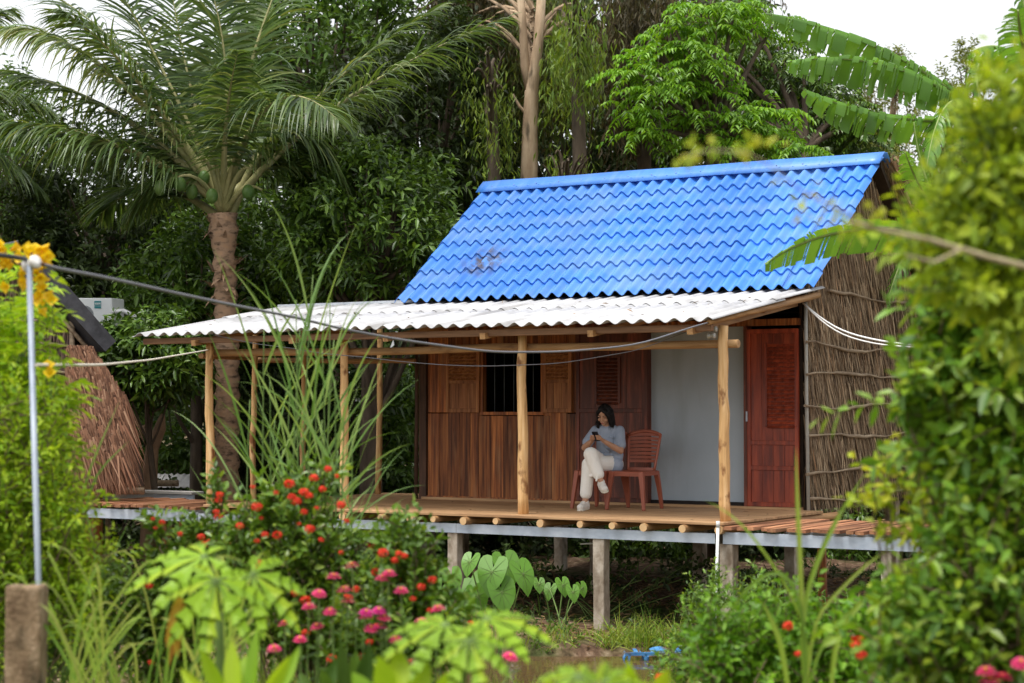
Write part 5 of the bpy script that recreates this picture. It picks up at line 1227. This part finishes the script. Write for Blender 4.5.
s.obj('stem',G['stem'],t);s2.obj('foliage',G['tec'],t)
def trumpet(par,P,g,nf=6,sz=.045):
    s=MB()
    for k in range(nf):
        dr=nrm(rdir(g,1,.1)[0]-FH*.5);c=P+dr*sz*g.uniform(.5,1.2)+g.normal(size=3)*sz*.35
        A=nrm(np.cross(dr,UP));B=np.cross(A,dr)
        prof=((0,.006),(.5,.013),(.85,.017),(1,.028));V=[]
        for (q,rr) in prof:
            for j in range(8):
                a=j*PI/4;w=rr*(1+(.18*math.cos(a*4) if q==1 else 0));V.append(c+dr*sz*q+(A*math.cos(a)+B*math.sin(a))*w)
        s.add(V,[(i*8+j,i*8+(j+1)%8,i*8+8+(j+1)%8,i*8+8+j) for i in range(3) for j in range(8)],0,True)
    s.tube([P-UP*.1,P],.003,4,1,cap=False);s.obj('flower_cluster',[G['yellow'],G['stem']],par)
for (x,y,nf,sz) in ((4,252,7,.04),(-8,250,6,.04),(34,257,5,.035),(43,261,6,.038),(40,273,7,.04),(20,261,4,.035),(14,284,3,.03),(46,299,5,.036),(53,305,3,.03),(51,378,2,.03),(-30,270,6,.05),(-60,300,6,.05)):
    trumpet(t,at(x,y,d=8.75 if x<60 else 9.2),g,nf,sz)
shrub('fine leaved ferny shrub at the left edge below the yellow flowers',[(20,470,55,90),(5,600,50,80),(60,560,45,60),(-30,520,60,120),(75,610,30,40)],9.0,'tec',31,.05,.018,34,11,.20,rootpx=10,fn=leaf4,up=1.2)
shrub('dark fine leaved weeds between the pipe pole and the flower shrub',[(110,600,45,40),(95,640,50,40),(60,650,40,40)],10.3,'ixora',32,.05,.018,30,10,.16,rootpx=90,fn=leaf4,up=1.3,stem='stem')
# ---- ixora shrubs with red clusters
IX=[('tall dense ixora shrub with many red clusters in front of the deck',[(292,575,58,38),(350,600,40,34),(250,572,34,28),(300,532,36,20),(395,610,26,22),(300,625,80,36),(258,520,14,18),(345,650,80,30),(342,556,16,12),(300,502,12,14),(324,492,7,14),(280,500,6,14),(240,535,10,16)],9.3,310,
   [(252,487),(289,484),(297,501),(308,496),(316,508),(327,469),(315,478),(299,524),(309,529),(304,512),(258,541),(264,535),(346,521),(341,505),(388,541),(398,549),(373,545),(398,579),(260,564),(376,572),(305,600),(386,598),(322,489),(336,476)],51),
  ('smaller ixora shrub with red clusters beside the left walkway',[(185,568,36,26),(165,605,40,36),(215,615,50,40),(196,543,18,14),(160,650,50,40),(224,560,12,30),(219,512,5,26),(158,540,10,12)],9.8,190,
   [(153,519),(163,522),(180,534),(201,537),(206,544),(145,583),(149,586),(155,528),(217,512)],52),
  ('low ixora bush growing behind the pink zinnias',[(400,560,30,38),(420,600,34,34),(380,640,70,40),(440,640,50,40)],8.9,405,[(421,587),(432,580),(383,553),(404,556),(395,560)],53)]
for lab,bl,d,rx,fl,sd in IX:
    t=shrub(lab,bl,d,'ixora',sd,.062,.027,40,9,.15,rootpx=rx,name='ixora_shrub',up=1.5,stem='twig',group=None,spread=.65)
    g=np.random.RandomState(sd)
    for _ in range(16 if sd==51 else 8):
        q=bl[g.randint(len(bl))];fl.append((q[0]+g.uniform(-.8,.8)*q[2],q[1]+g.uniform(-.8,.5)*q[3]))
    for x,y in fl: ixora_cluster(t,at(x+g.uniform(-1,1),y,d=d-.42),.025*g.uniform(.4,1.05),g)
# ---- reeds
def reed(label,px,d,specs,seed):
    g=np.random.RandomState(seed);b=base(px,d);t=thing('tall_reed',label,'reed',b,'tall reeds in front of the veranda')
    s=MB();s2=MB()
    for (tx,ty,bx_,nl) in specs:
        o=base(bx_,d);e=at(tx,ty,d=d+g.uniform(-.2,.2));C=curve(o,(o+e)/2+RT*g.uniform(-.08,.08),e,20);s.tube(C,np.linspace(.008,.003,20),5)
        for j in range(nl):
            q=.12+.85*(j+g.uniform(-.3,.3))/nl;i=int(q*19);P=C[i];T=nrm(C[min(i+1,19)]-C[max(i-1,0)])
            a=g.uniform(0,2*PI);sd=(1 if j%2 else -1);o_=nrm(RT*sd*1.0+FH*g.normal()*.6)
            up=g.uniform(1.4,3.4)*(1 if q<.8 else 1.8)
            strips(s2,P[None],nrm(o_+UP*up)[None],nrm(-o_*.5+UP*.6+FH*g.normal())[None],g.uniform(.5,.95)*(1 if q<.9 else .7),g.uniform(.011,.020),9,g.uniform(.35,1.5),0,.9,base=.5)
    s.obj('stem',G['stem'],t);s2.obj('blades',G['reed'],t)
reed('tall reed clump with long arching blades at the middle veranda post',300,10.8,[(313,275,300,11),(300,330,295,10),(316,360,308,10),(296,300,302,10),(334,340,322,9),(310,430,306,9),(330,300,312,10),(322,345,318,8),(306,400,310,8)],61)
reed('tall reed clump with drooping pale blades left of the middle veranda post',258,11.2,[(264,330,262,12),(250,400,258,9),(290,390,286,10),(296,430,292,9),(270,380,272,9),(275,420,268,8),(283,450,276,7)],62)
reed('shorter reed clump right of the middle veranda post',340,10.5,[(345,400,340,9),(352,440,348,8),(335,380,335,8),(322,420,325,9),(338,450,332,8)],63)
# ---- zinnias
def zinnia(x,y,d,mat,seed,sz=.034,label=None):
    g=np.random.RandomState(seed);P=at(x,y,d=d);b=base(x+g.uniform(-8,8),d);t=thing('zinnia',label or 'pink zinnia on a thin stem among the ixora shrubs','flower',b,'pink zinnias among the shrubs')
    s=MB();C=curve(b,(b+P)/2+RT*g.uniform(-.04,.04),P,8);s.tube(C,.0035,5);s.obj('stem',G['stem'],t)
    s=MB();idx=[2,3,4,5,6];
    for sg in(-1,1):
        Q=C[idx];a=g.uniform(0,6,5);o_=RT*np.cos(a)[:,None]*sg+FH*np.sin(a)[:,None]*sg;leaf6(s,Q,nrm(o_+UP*.5),nrm(np.tile(UP,(5,1))+o_*-.4),.075,.028,0,.3)
    s.obj('leaves',G['mid'],t)
    s=MB();tl=nrm(UP+g.normal(size=3)*.16-FH*.12)
    A=nrm(np.cross(tl,RT));B=np.cross(A,tl)
    for ring,(nn,rr,h,el) in enumerate(((14,1.,0,-.05),(12,.8,.006,.12),(9,.55,.011,.35))):
        a=np.arange(nn)*2*PI/nn+g.uniform(0,1)+g.normal(size=nn)*.06;o_=A*np.cos(a)[:,None]+B*np.sin(a)[:,None]
        leaf6(s,np.tile(P+tl*h,(nn,1))+o_*sz*.12,nrm(o_+tl*el),np.tile(tl,(nn,1)),sz*rr,sz*.46*rr,0,.05,wide=.6)
    s.ell(P+tl*.012,(sz*.2,sz*.2,sz*.16),8,5,1);s.obj('flower_head',[G[mat],G['yellow']],t)
ZP=[(334,577),(319,594),(344,590),(348,601),(382,579),(401,591),(317,627),(309,607),(285,624),(274,649),(366,613),(379,611),(384,618),(381,627),(371,629),(438,609),(411,663),(421,670),(510,657),(366,617),(389,574),(352,566),(300,640),(330,612),(421,622),(396,640),(986,672),(1002,678),(1021,664),(990,681)]
for i,(x,y) in enumerate(ZP):
    d=8.1 if x<480 else (6.0 if x>900 else 8.0)
    zinnia(x,y,d,'magenta' if i in(10,11,13,16,17) else 'pink',200+i,.032 if x<480 else .033,'pink zinnia on a thin stem at the bottom right corner' if x>900 else ('lone pink zinnia in front of the muddy pond' if x==510 else None))
# ---- papaya
def papaya_leaf(mb,c,ax,nr,size,g,mi=0,mr=1):
    """palmate leaf: c centre, ax main lobe direction, nr leaf normal"""
    ax=nrm(ax-nr*(ax@nr));sd=np.cross(nr,ax)
    for a,l in((0,1.),(.72,.92),(-.72,.92),(1.45,.78),(-1.45,.78),(2.2,.55),(-2.2,.55)):
        a+=g.uniform(-.06,.06);l=l*size*g.uniform(.9,1.05);d_=ax*math.cos(a)+sd*math.sin(a);q=np.cross(nr,d_)
        def pt(t,w): return c+d_*l*t+q*l*w-UP*l*.32*t*t+nr*abs(w)*l*.12
        # outline of one side of a cut lobe
        o=[(0,0),(.10,.03),(.26,.06),(.36,.10),(.53,.185),(.49,.10),(.58,.10),(.72,.165),(.68,.09),(.78,.095),(.88,.10),(.86,.06),(.93,.045),(1.0,0)]
        for sg in(1,-1):
            V=[pt(t,0) for t,_ in o]+[pt(t,w*sg) for t,w in o];n=len(o)
            f=[(i,i+1,n+i+1,n+i) for i in range(n-1)];f=[tuple(x) if sg>0 else tuple(x[::-1]) for x in f];mb.add(V,f,mi,True)
        mb.tube([pt(0,0)+nr*.002,pt(.95,0)+nr*.002],[.004,.001],4,mr,cap=False)
def papaya(label,px,d,leaves,seed,top):
    g=np.random.RandomState(seed);b=base(px,d);t=thing('papaya_plant',label,'papaya plant',b)
    tp=at(*top,d=d);s=MB();s.tube(curve(b-UP*.1,(b+tp)/2+RT*.02,tp,8),np.linspace(.022,.014,8),8);s.obj('stem',G['stem'],t)
    for (x,y,dd,axp,nr,sz) in leaves:
        c=at(x,y,d=d+dd);s=MB();nv=nrm(RT*nr[0]+FH*nr[1]+UP*nr[2]);ax=nrm(RT*axp[0]+FH*axp[1]+UP*axp[2])
        s.tube(curve(tp,(tp+c)/2+UP*.06,c,7),.005,5,1,cap=False);papaya_leaf(s,c,ax,nv,sz,g);s.obj('leaf',[G['papaya'],G['stem']],t)
    return t
pp=papaya('papaya plant with bright lobed leaves standing before the smaller ixora shrub',219,6.6,[(216,580,-.28,(-.1,-.3,-1.),(0,-.95,.35),.23),(205,556,.0,(-1,-.25,-.1),(-.05,-.5,.87),.27),(252,574,-.05,(.8,-.2,-.55),(.25,-.8,.55),.22)],71,(219,612))
g=np.random.RandomState(5);s=MB();P=at(180,606,d=6.5);strips(s,P+g.normal(size=(7,3))*.012,nrm(-UP+RT*-.2+g.normal(size=(7,3))*.15),nrm(-FH+g.normal(size=(7,3))*.5),g.uniform(.12,.20,7),.035,5,.2,base=.6);s.tube([P,at(214,604,d=6.6)],.003,4,0,cap=False)
s.obj('dead_leaf',leafmat('yellow_dead_leaf',[(.62,.36,.02),(.72,.45,.04),(.45,.2,.03)],.3),pp)
papaya('papaya plant with a wide drooping leaf low in front of the taro',455,5.8,[(486,618,-.1,(1,-.1,-.15),(0,-.35,.95),.22),(446,624,-.1,(-.9,-.2,-.35),(-.1,-.4,.9),.22),(470,640,-.3,(.3,-.6,-.9),(0,-.8,.5),.16)],72,(462,690))
papaya('papaya plant with pointed leaves rising at the bottom centre',590,4.8,[(606,680,0,(.9,0,.35),(0,-.5,.85),.13),(580,676,.0,(-.9,.1,.3),(0,-.5,.85),.12),(600,690,-.1,(.2,0,.9),(0,-.95,.25),.10)],73,(596,720))
# ---- pointed broad leaves at the bottom
def broad(label,px,d,lv,seed,W=.07,mat='papaya'):
    g=np.random.RandomState(seed);b=base(px,d);t=thing('broadleaf_seedling',label,'plant',b)
    s=MB();s2=MB()
    for (x0,y0,x1,y1,w) in lv:
        a,e=at(x0,y0,d=d),at(x1,y1,d=d+g.uniform(-.1,.1));s.tube(curve(b,(b+a)/2,a,5),.005,4,cap=False)
        L_=np.linalg.norm(e-a);ax=nrm(e-a);q=nrm(np.cross(ax,nrm(-FH+g.normal(size=3)*.3)));nr=np.cross(q,ax);V=[];n=9
        for i in range(n):
            tt=i/(n-1);ww=w*math.sin(PI*tt**.8)**.8
            for u in(-1,-.5,0,.5,1):V.append(a+ax*L_*tt+q*ww*.5*u+nr*abs(u)*ww*.2-UP*0)
        s2.add(V,[(i*5+j,i*5+j+1,i*5+6+j,i*5+5+j) for i in range(n-1) for j in range(4)],0,True)
    s.obj('stem',G['stem'],t);s2.obj('leaves',G[mat],t)
broad('clump of upright pointed light green leaves at the bottom left of the zinnias',245,6.0,[(225,700,200,648,.05),(235,700,232,640,.06),(250,700,258,625,.05),(262,700,290,655,.05),(245,700,245,655,.06),(275,700,300,645,.04),(210,700,180,668,.05)],81)
broad('pair of broad pale green leaves at the bottom edge below the zinnias',385,5.6,[(385,705,378,655,.08),(400,705,398,648,.08),(372,705,352,672,.06),(410,705,428,660,.07),(440,705,452,670,.06)],82)
broad('soft grey green seedling leaves beside the zinnias',345,6.6,[(330,700,320,668,.05),(345,700,340,640,.05),(360,700,370,645,.06),(312,700,300,672,.05),(355,690,356,650,.05),(325,690,340,655,.05),(368,700,392,664,.05)],83,mat='mid')
broad('pointed yellow green leaves poking up at the bottom edge beside the pond',650,4.9,[(640,705,628,660,.05),(655,705,668,668,.05),(628,705,608,676,.04),(560,705,545,678,.05)],84)
# ---- taro
def taro(label,px,d,lv,seed):
    g=np.random.RandomState(seed);b=base(px,d);t=thing('taro_plant',label,'taro plant',b,'taro plants at the deck stilts')
    for (x,y,sz,yaw) in lv:
        c=at(x,y,d=d+g.uniform(-.2,.3));s=MB();s.tube(curve(b+g.normal(size=3)*[.05,.05,0],(b+c)/2+UP*.1,c,7),.008,5,1,cap=False)
        nr=nrm(-FH*g.uniform(.55,.95)+UP*.55+RT*yaw);ax=nrm(-UP*.9-FH*.35+RT*yaw*.8);ax=nrm(ax-nr*(ax@nr));q=np.cross(nr,ax);V=[c];m_=28
        for ring in(.5,1.):
            for j in range(m_):
                a=2*PI*j/m_;aa=abs(((a+PI)%(2*PI))-PI)   # 0 = tip
                rr=sz*1.25*(.66+.16*math.exp(-(aa/.7)**2)+.22*math.exp(-(aa/.22)**2)+.24*math.exp(-((aa-2.5)/.55)**2))*(1-.72*math.exp(-((aa-PI)/.13)**2))*ring
                V.append(c+ax*math.cos(a)*rr+q*math.sin(a)*rr*.92+nr*(.10*rr*abs(math.sin(a))-.28*rr*rr/sz*max(0,math.cos(a))))
        f=[(0,1+j,1+(j+1)%m_) for j in range(m_)]+[(1+j,1+m_+j,1+m_+(j+1)%m_,1+(j+1)%m_) for j in range(m_)]
        s.add(V,f,0,True)
        for j in (0,2,5,8,11,m_-2,m_-5,m_-8,m_-11): s.tube([c+nr*.003,V[1+j]+nr*.003,V[1+j]*.15+V[1+m_+j]*.85+nr*.003],[.0035,.002,.001],3,1,cap=False)
        s.obj('leaf',[G['taro'],G['stem']],t)
taro('taro plant with large heart shaped leaves beside the second stilt',500,19.2,[(492,572,.19,-.2),(507,566,.18,.3),(481,585,.16,-.4),(502,592,.18,.2),(523,574,.17,.6),(470,562,.12,-.3)],91)
taro('taro plant with heart shaped leaves just left of the large one',462,19.0,[(462,594,.19,.1),(440,592,.16,-.4),(452,578,.13,.2),(478,596,.14,.4),(434,576,.11,-.5)],92)
taro('small taro plant in the shade under the deck',560,20.2,[(563,585,.10,.3),(550,590,.09,-.3),(573,592,.09,.2),(539,584,.08,.1),(582,588,.08,.5)],93)
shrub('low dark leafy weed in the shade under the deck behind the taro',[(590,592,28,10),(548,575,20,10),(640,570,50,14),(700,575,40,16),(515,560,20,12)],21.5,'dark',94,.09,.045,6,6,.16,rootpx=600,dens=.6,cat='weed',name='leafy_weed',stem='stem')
# ---- right hand foreground bushes
shrub('large blurred bush with green oval leaves filling the right edge',[(1000,300,55,60),(965,340,42,40),(1015,400,60,70),(975,410,42,46),(948,300,20,22),(925,392,20,14),(965,470,42,44),(1040,350,80,150),(895,397,16,8),(1010,480,50,60),(940,440,22,30),(980,240,30,40),(1030,560,50,60),(1020,640,50,60),(985,360,50,50)],6.4,'bush',101,.080,.034,36,9,.20,rootpx=1010,name='oval_leaf_bush',cat='bush',up=.5)
shrub('yellow green out of focus bush top right in front of the banana plants',[(1005,150,34,40),(1000,210,48,50),(955,245,30,26),(945,205,12,16),(1035,120,30,50),(975,290,40,34),(1012,95,14,20),(920,255,16,10),(1040,230,50,90),(975,170,12,26),(1020,310,30,40)],5.2,'yg',102,.055,.024,46,9,.19,rootpx=1090,name='oval_leaf_bush',cat='bush',up=.6,nst=1,stem='stem')
shrub('straggly bush with yellowing leaves in front of the right walkway',[(900,505,14,30),(915,550,18,22),(883,470,6,20),(935,505,20,40),(876,512,6,14),(955,560,24,26),(925,455,14,14),(918,430,14,24),(950,470,16,30)],6.9,'bushy',103,.058,.026,22,8,.15,rootpx=930,name='oval_leaf_bush',cat='bush',up=.9)
shrub('dense green bush in the lower right corner',[(980,550,45,45),(1010,590,60,60),(955,610,50,36),(1000,650,70,50),(910,645,50,34),(895,610,26,18),(1040,520,60,100),(930,670,60,30)],6.3,'bush',104,.066,.027,34,9,.20,rootpx=980,name='oval_leaf_bush',cat='bush',up=.9)
t=shrub('bright low shrub with orange flower buds at the lower right of the pond',[(765,655,44,28),(800,645,44,30),(722,660,30,24),(850,655,50,30),(745,680,60,20),(820,685,80,22),(800,618,14,12),(765,622,10,14),(880,630,30,20),(706,640,8,22),(735,632,8,14)],8.3,'bright',105,.055,.022,34,10,.19,rootpx=790,name='ixora_shrub',up=1.2)
g=np.random.RandomState(8)
for x,y,r_ in ((788,626,.022),(858,643,.034),(862,656,.026),(798,654,.016),(924,665,.022),(980,490,.016),(661,678,.025)): ixora_cluster(t,at(x,y,d=7.7),r_,g)
shrub('spiky low weeds along the right bank of the pond',[(700,620,20,30),(715,600,18,20),(690,660,30,30),(760,600,30,20),(680,678,30,20)],12.5,'ixora',106,.05,.016,26,10,.15,rootpx=705,up=1.6,cat='weed',name='leafy_weed',stem='stem')
shrub('leafy weeds on the ground beyond the right hand shrubs',[(750,612,40,14),(830,612,60,14),(900,600,30,14)],16.5,'mid',107,.07,.024,12,8,.2,rootpx=820,dens=.5,cat='weed',name='leafy_weed',stem='stem')
# long blades
t=thing('coarse_grass_clump','clump of broad grass blades rising in front of the right walkway','grass clump',base(800,6.8));s=MB()
def blade(mb,pts,w,d=6.8,mi=0):
    P=np.array([at(x,y,d=d+k*.03) for k,(x,y) in enumerate(pts)]);n=12;tt=np.linspace(0,1,n)
    q=np.linspace(0,len(P)-1,n);C=np.stack([np.interp(q,np.arange(len(P)),P[:,i]) for i in range(3)],1)
    for _ in range(2):C[1:-1]=(C[:-2]+2*C[1:-1]+C[2:])/4
    T=nrm(np.gradient(C,axis=0));S_=nrm(np.cross(T,nrm(-FH*.9+UP*.4)));Nn=np.cross(S_,T);ww=w*.5*np.minimum(1,(1-tt)*3)**.8*(.5+.5*np.minimum(1,tt*4))
    V=np.stack([C-S_*ww[:,None]+Nn*ww[:,None]*.4,C,C+S_*ww[:,None]+Nn*ww[:,None]*.4],1).reshape(-1,3)
    mb.add(V,[(i*3+j,i*3+j+1,i*3+4+j,i*3+3+j) for i in range(n-1) for j in range(2)],mi,True)
root=(806,700)
for pts,w_ in (([root,(803,640),(800,560),(797,500),(796,446)],.017),([root,(800,630),(810,575),(838,515),(866,472)],.018),([root,(806,620),(790,565),(760,575),(735,600),(716,640)],.013),([root,(812,640),(790,590),(760,545),(735,515),(705,500)],.009),([root,(820,640),(850,610),(880,590),(905,580)],.012),([root,(812,620),(835,595),(870,560),(905,540)],.011),([(830,700),(835,640),(860,600),(890,590)],.02),([(790,700),(780,640),(762,600)],.02),([(850,700),(870,650),(905,600),(925,545)],.011)): blade(s,pts,w_)
s.obj('blades',G['grass'],t)
t=thing('coarse_grass_clump','clump of coarse grass blades near the concrete post','grass clump',base(150,8.4));s=MB();g=np.random.RandomState(6)
for k in range(60):
    x0=g.uniform(62,240);x1=x0+g.normal()*40;y1=g.uniform(540,650);blade(s,[(x0,720),(x0+(x1-x0)*.3,(720+y1)/2),(x1,y1),(x1+np.sign(x1-x0)*g.uniform(4,40),y1+g.uniform(-10,40))],g.uniform(.006,.012),d=g.uniform(6.8,8.6))
s.obj('blades',G['grass'],t)
t=thing('coarse_grass_clump','long thin grass blades crossing in front of the reddish thatch','grass clump',base(85,9.8));s=MB()
for pts,w_ in (([(70,700),(72,560),(84,480),(120,400)],.016),([(80,700),(78,580),(88,480),(130,440)],.016),([(64,700),(60,560),(58,470),(50,400)],.014),([(100,700),(100,600),(92,530),(72,470)],.014),([(60,700),(80,620),(110,560),(130,520)],.014)): blade(s,pts,w_,9.8)
s.obj('blades',G['reed'],t)
# near branch with sparse leaves
d=4.6
brt=thing('leafy_branch','thin pale branch with sparse yellowish leaves reaching left across the blue roof','branch',at(1050,270,d=d))
s=MB()
C=np.array([at(x,y,d=q) for x,y,q in ((1150,330,4.9),(1060,275,4.8),(990,258,4.7),(930,240,4.6),(880,230,4.55),(850,222,4.5))]);_b=ground(1200,5.1);C=np.concatenate([[_b-UP*.1,_b*.5+C[0]*.5+RT*.15-UP*.1],C]);s.tube(C,[.014,.012,.010,.009,.0075,.0065,.005,.004],7)
C2=np.array([at(x,y,d=q) for x,y,q in ((880,230,4.55),(835,208,4.4),(800,190,4.3),(770,165,4.2),(745,152,4.15),(710,150,4.1),(680,158,4.1))]);s.tube(C2,[.0035,.003,.0025,.002,.002,.0015,.001],5)
C3=np.array([at(x,y,d=4.6) for x,y in ((960,250),(935,262),(905,255))]);s.tube(C3,[.005,.004,.002],5);s.obj('stem',surf('pale_branch',(.32,.26,.14),(.52,.45,.28),.7,(20,20,20)),brt)
s=MB();g=np.random.RandomState(12);P=[];
for x,y,n,sx,sy in ((682,157,5,5,4),(700,150,6,6,6),(712,148,6,6,8),(738,148,8,8,5),(752,146,8,8,6),(768,148,4,6,6),(800,208,8,10,8),(830,215,10,12,8),(850,232,10,14,8),(868,212,4,5,8),(812,190,3,6,5),(880,212,5,8,8),(780,178,2,5,4)):
    for k in range(n):P.append(at(x+g.normal()*sx*.6,y+g.normal()*sy*.6,d=4.12+.45*(x-680)/200+g.normal()*.02))
P=np.array(P);n=len(P);leaf6(s,P,rdir(g,n,.1),nrm(g.normal(size=(n,3))*.6-FH*.8+UP*.5),g.uniform(.022,.036,n),g.uniform(.012,.018,n),0,.2);s.obj('leaves',G['bushy'],brt)
# ---- ground cover
def tufts(name,label,n,rngf,Lr,Wr,mat,seed,per=9,droop=.9):
    g=np.random.RandomState(seed);P=rngf(g,n);n=len(P);P[:,2]=gz(P[:,0],P[:,1])-.01;Q=np.repeat(P,per,0)+g.normal(size=(n*per,3))*[.035,.035,0]
    m_=len(Q);D=nrm(g.normal(size=(m_,3))*[.5,.5,0]+UP);s=MB();strips(s,Q,D,nrm(g.normal(size=(m_,3))),g.uniform(*Lr,m_),g.uniform(*Wr,m_),4,droop*g.uniform(.3,1.5,m_),0,1.,base=.7)
    return tag(s.obj(name,G[mat]),label,kind='stuff')
def reg(x0,x1,d0,d1,mask=None):
    def f(g,n):
        px=g.uniform(x0,x1,n);d=g.uniform(d0,d1,n);P=np.array([at(a,400,d=b) for a,b in zip(px,d)])
        ds,s_=cs(P[:,0],P[:,1]);z=gz(P[:,0],P[:,1]);k=(z>-.10)
        q=np.sin(P[:,0]*1.9+1)*np.cos(P[:,1]*2.3)+.6*np.sin(P[:,0]*4.7+P[:,1]*3.1)
        if mask is not None:k&=(q>mask)
        return P[k]
    return f
tufts('bank_grass','tangled grass on the near bank',4200,reg(-120,1150,5.0,12.5),(.12,.42),(.006,.013),'grass',1)
tufts('weed_grass','short grass and weeds on the ground before the cabin',1500,reg(-60,1100,15,20.5,-.1),(.08,.28),(.006,.014),'grass',2,8)
tufts('weed_grass','patch of longer grass in front of the deck between two stilts',150,reg(600,705,18.3,19.6),(.2,.5),(.007,.014),'grass',3,10,1.1)
tufts('weed_grass','grass in the clearing behind the stilts',500,reg(-60,1100,21,30,.1),(.08,.3),(.01,.02),'mid',4,6)
tufts('dry_grass','dry straw lying on the soil',900,reg(-60,1000,17.8,25,-.4),(.1,.35),(.006,.014),'dry',5,3,2.6)
def litter(name,label,n,f,mat,seed,L=(.05,.13)):
    g=np.random.RandomState(seed);P=f(g,n);n=len(P);P[:,2]=gz(P[:,0],P[:,1])+g.uniform(.004,.03,n);s=MB();leaf6(s,P,nrm(g.normal(size=(n,3))*[1,1,.15]),nrm(UP+g.normal(size=(n,3))*.3),g.uniform(*L,n),g.uniform(.02,.05,n),0,-.1,.3);return tag(s.obj(name,G[mat]),label,kind='stuff')
litter('leaf_litter','dry brown leaf litter on the soil round the stilts',7000,reg(-60,1050,17.6,27),'dry',6)
def weeds(name,label,n,f,mat,seed,L,W,h):
    g=np.random.RandomState(seed);P=f(g,n);n=len(P);P[:,2]=gz(P[:,0],P[:,1]);s=MB();D=nrm(rdir(g,n,1.4));twig_leaves(g,s,P,D,g.uniform(.4,1.2,n)*h,8,L,W,0,droop=.25);return tag(s.obj(name,G[mat]),label,kind='stuff')
weeds('ground_cover','low leafy ground cover before the cabin',1500,reg(-60,1100,15,20.5,-.2),'mid',7,.055,.028,.16)
weeds('ground_cover','low leafy ground cover on the near bank',2600,reg(-120,1150,5.6,13),'ixora',8,.05,.022,.16)
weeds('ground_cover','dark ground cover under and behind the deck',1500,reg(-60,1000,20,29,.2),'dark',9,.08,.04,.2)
# ------------------------------------------------------------------ light, sky, camera
w=bpy.data.worlds.new("World");scn.world=w;w.use_nodes=True;nt=w.node_tree
for n in list(nt.nodes):nt.nodes.remove(n)
sky=nt.nodes.new('ShaderNodeTexSky');sky.sky_type='NISHITA';sky.sun_disc=False
SE,SA=R(72),R(200)   # sun elevation; compass direction (from +Y, clockwise) the light comes from
sky.sun_elevation=SE;sky.sun_rotation=SA;sky.air_density=1.;sky.dust_density=3.;sky.ozone_density=1
hs=nt.nodes.new('ShaderNodeHueSaturation');hs.inputs['Saturation'].default_value=.12
bg=nt.nodes.new('ShaderNodeBackground');bg.inputs[1].default_value=.15
out=nt.nodes.new('ShaderNodeOutputWorld')
nt.links.new(sky.outputs[0],hs.inputs['Color']);nt.links.new(hs.outputs[0],bg.inputs[0]);nt.links.new(bg.outputs[0],out.inputs[0])
sd=bpy.data.lights.new('sun','SUN');sd.energy=1.5;sd.angle=R(18);sd.color=(1,.96,.90)
so=bpy.data.objects.new('sun',sd);COL.objects.link(so)
dv=Vector((math.sin(SA)*math.cos(SE),math.cos(SA)*math.cos(SE),math.sin(SE)))
so.rotation_euler=dv.to_track_quat('Z','Y').to_euler()
cd=bpy.data.cameras.new('camera');co=bpy.data.objects.new('camera',cd);COL.objects.link(co);scn.camera=co
cd.sensor_width=36;cd.lens=F*36/1024;cd.clip_end=2000;cd.clip_start=.1
co.location=CAM;co.rotation_euler=(R(90)+PH,0,TH)
cd.dof.use_dof=True;cd.dof.focus_distance=21.6;cd.dof.aperture_fstop=2.8
scn.view_settings.view_transform='Standard';scn.view_settings.look='None';scn.view_settings.exposure=.93;scn.view_settings.gamma=1
scn.view_settings.use_curve_mapping=False
scn.cycles.max_bounces=6;scn.cycles.diffuse_bounces=3;scn.cycles.glossy_bounces=2;scn.cycles.transmission_bounces=3;scn.cycles.transparent_max_bounces=4
scn.cycles.use_denoising=True
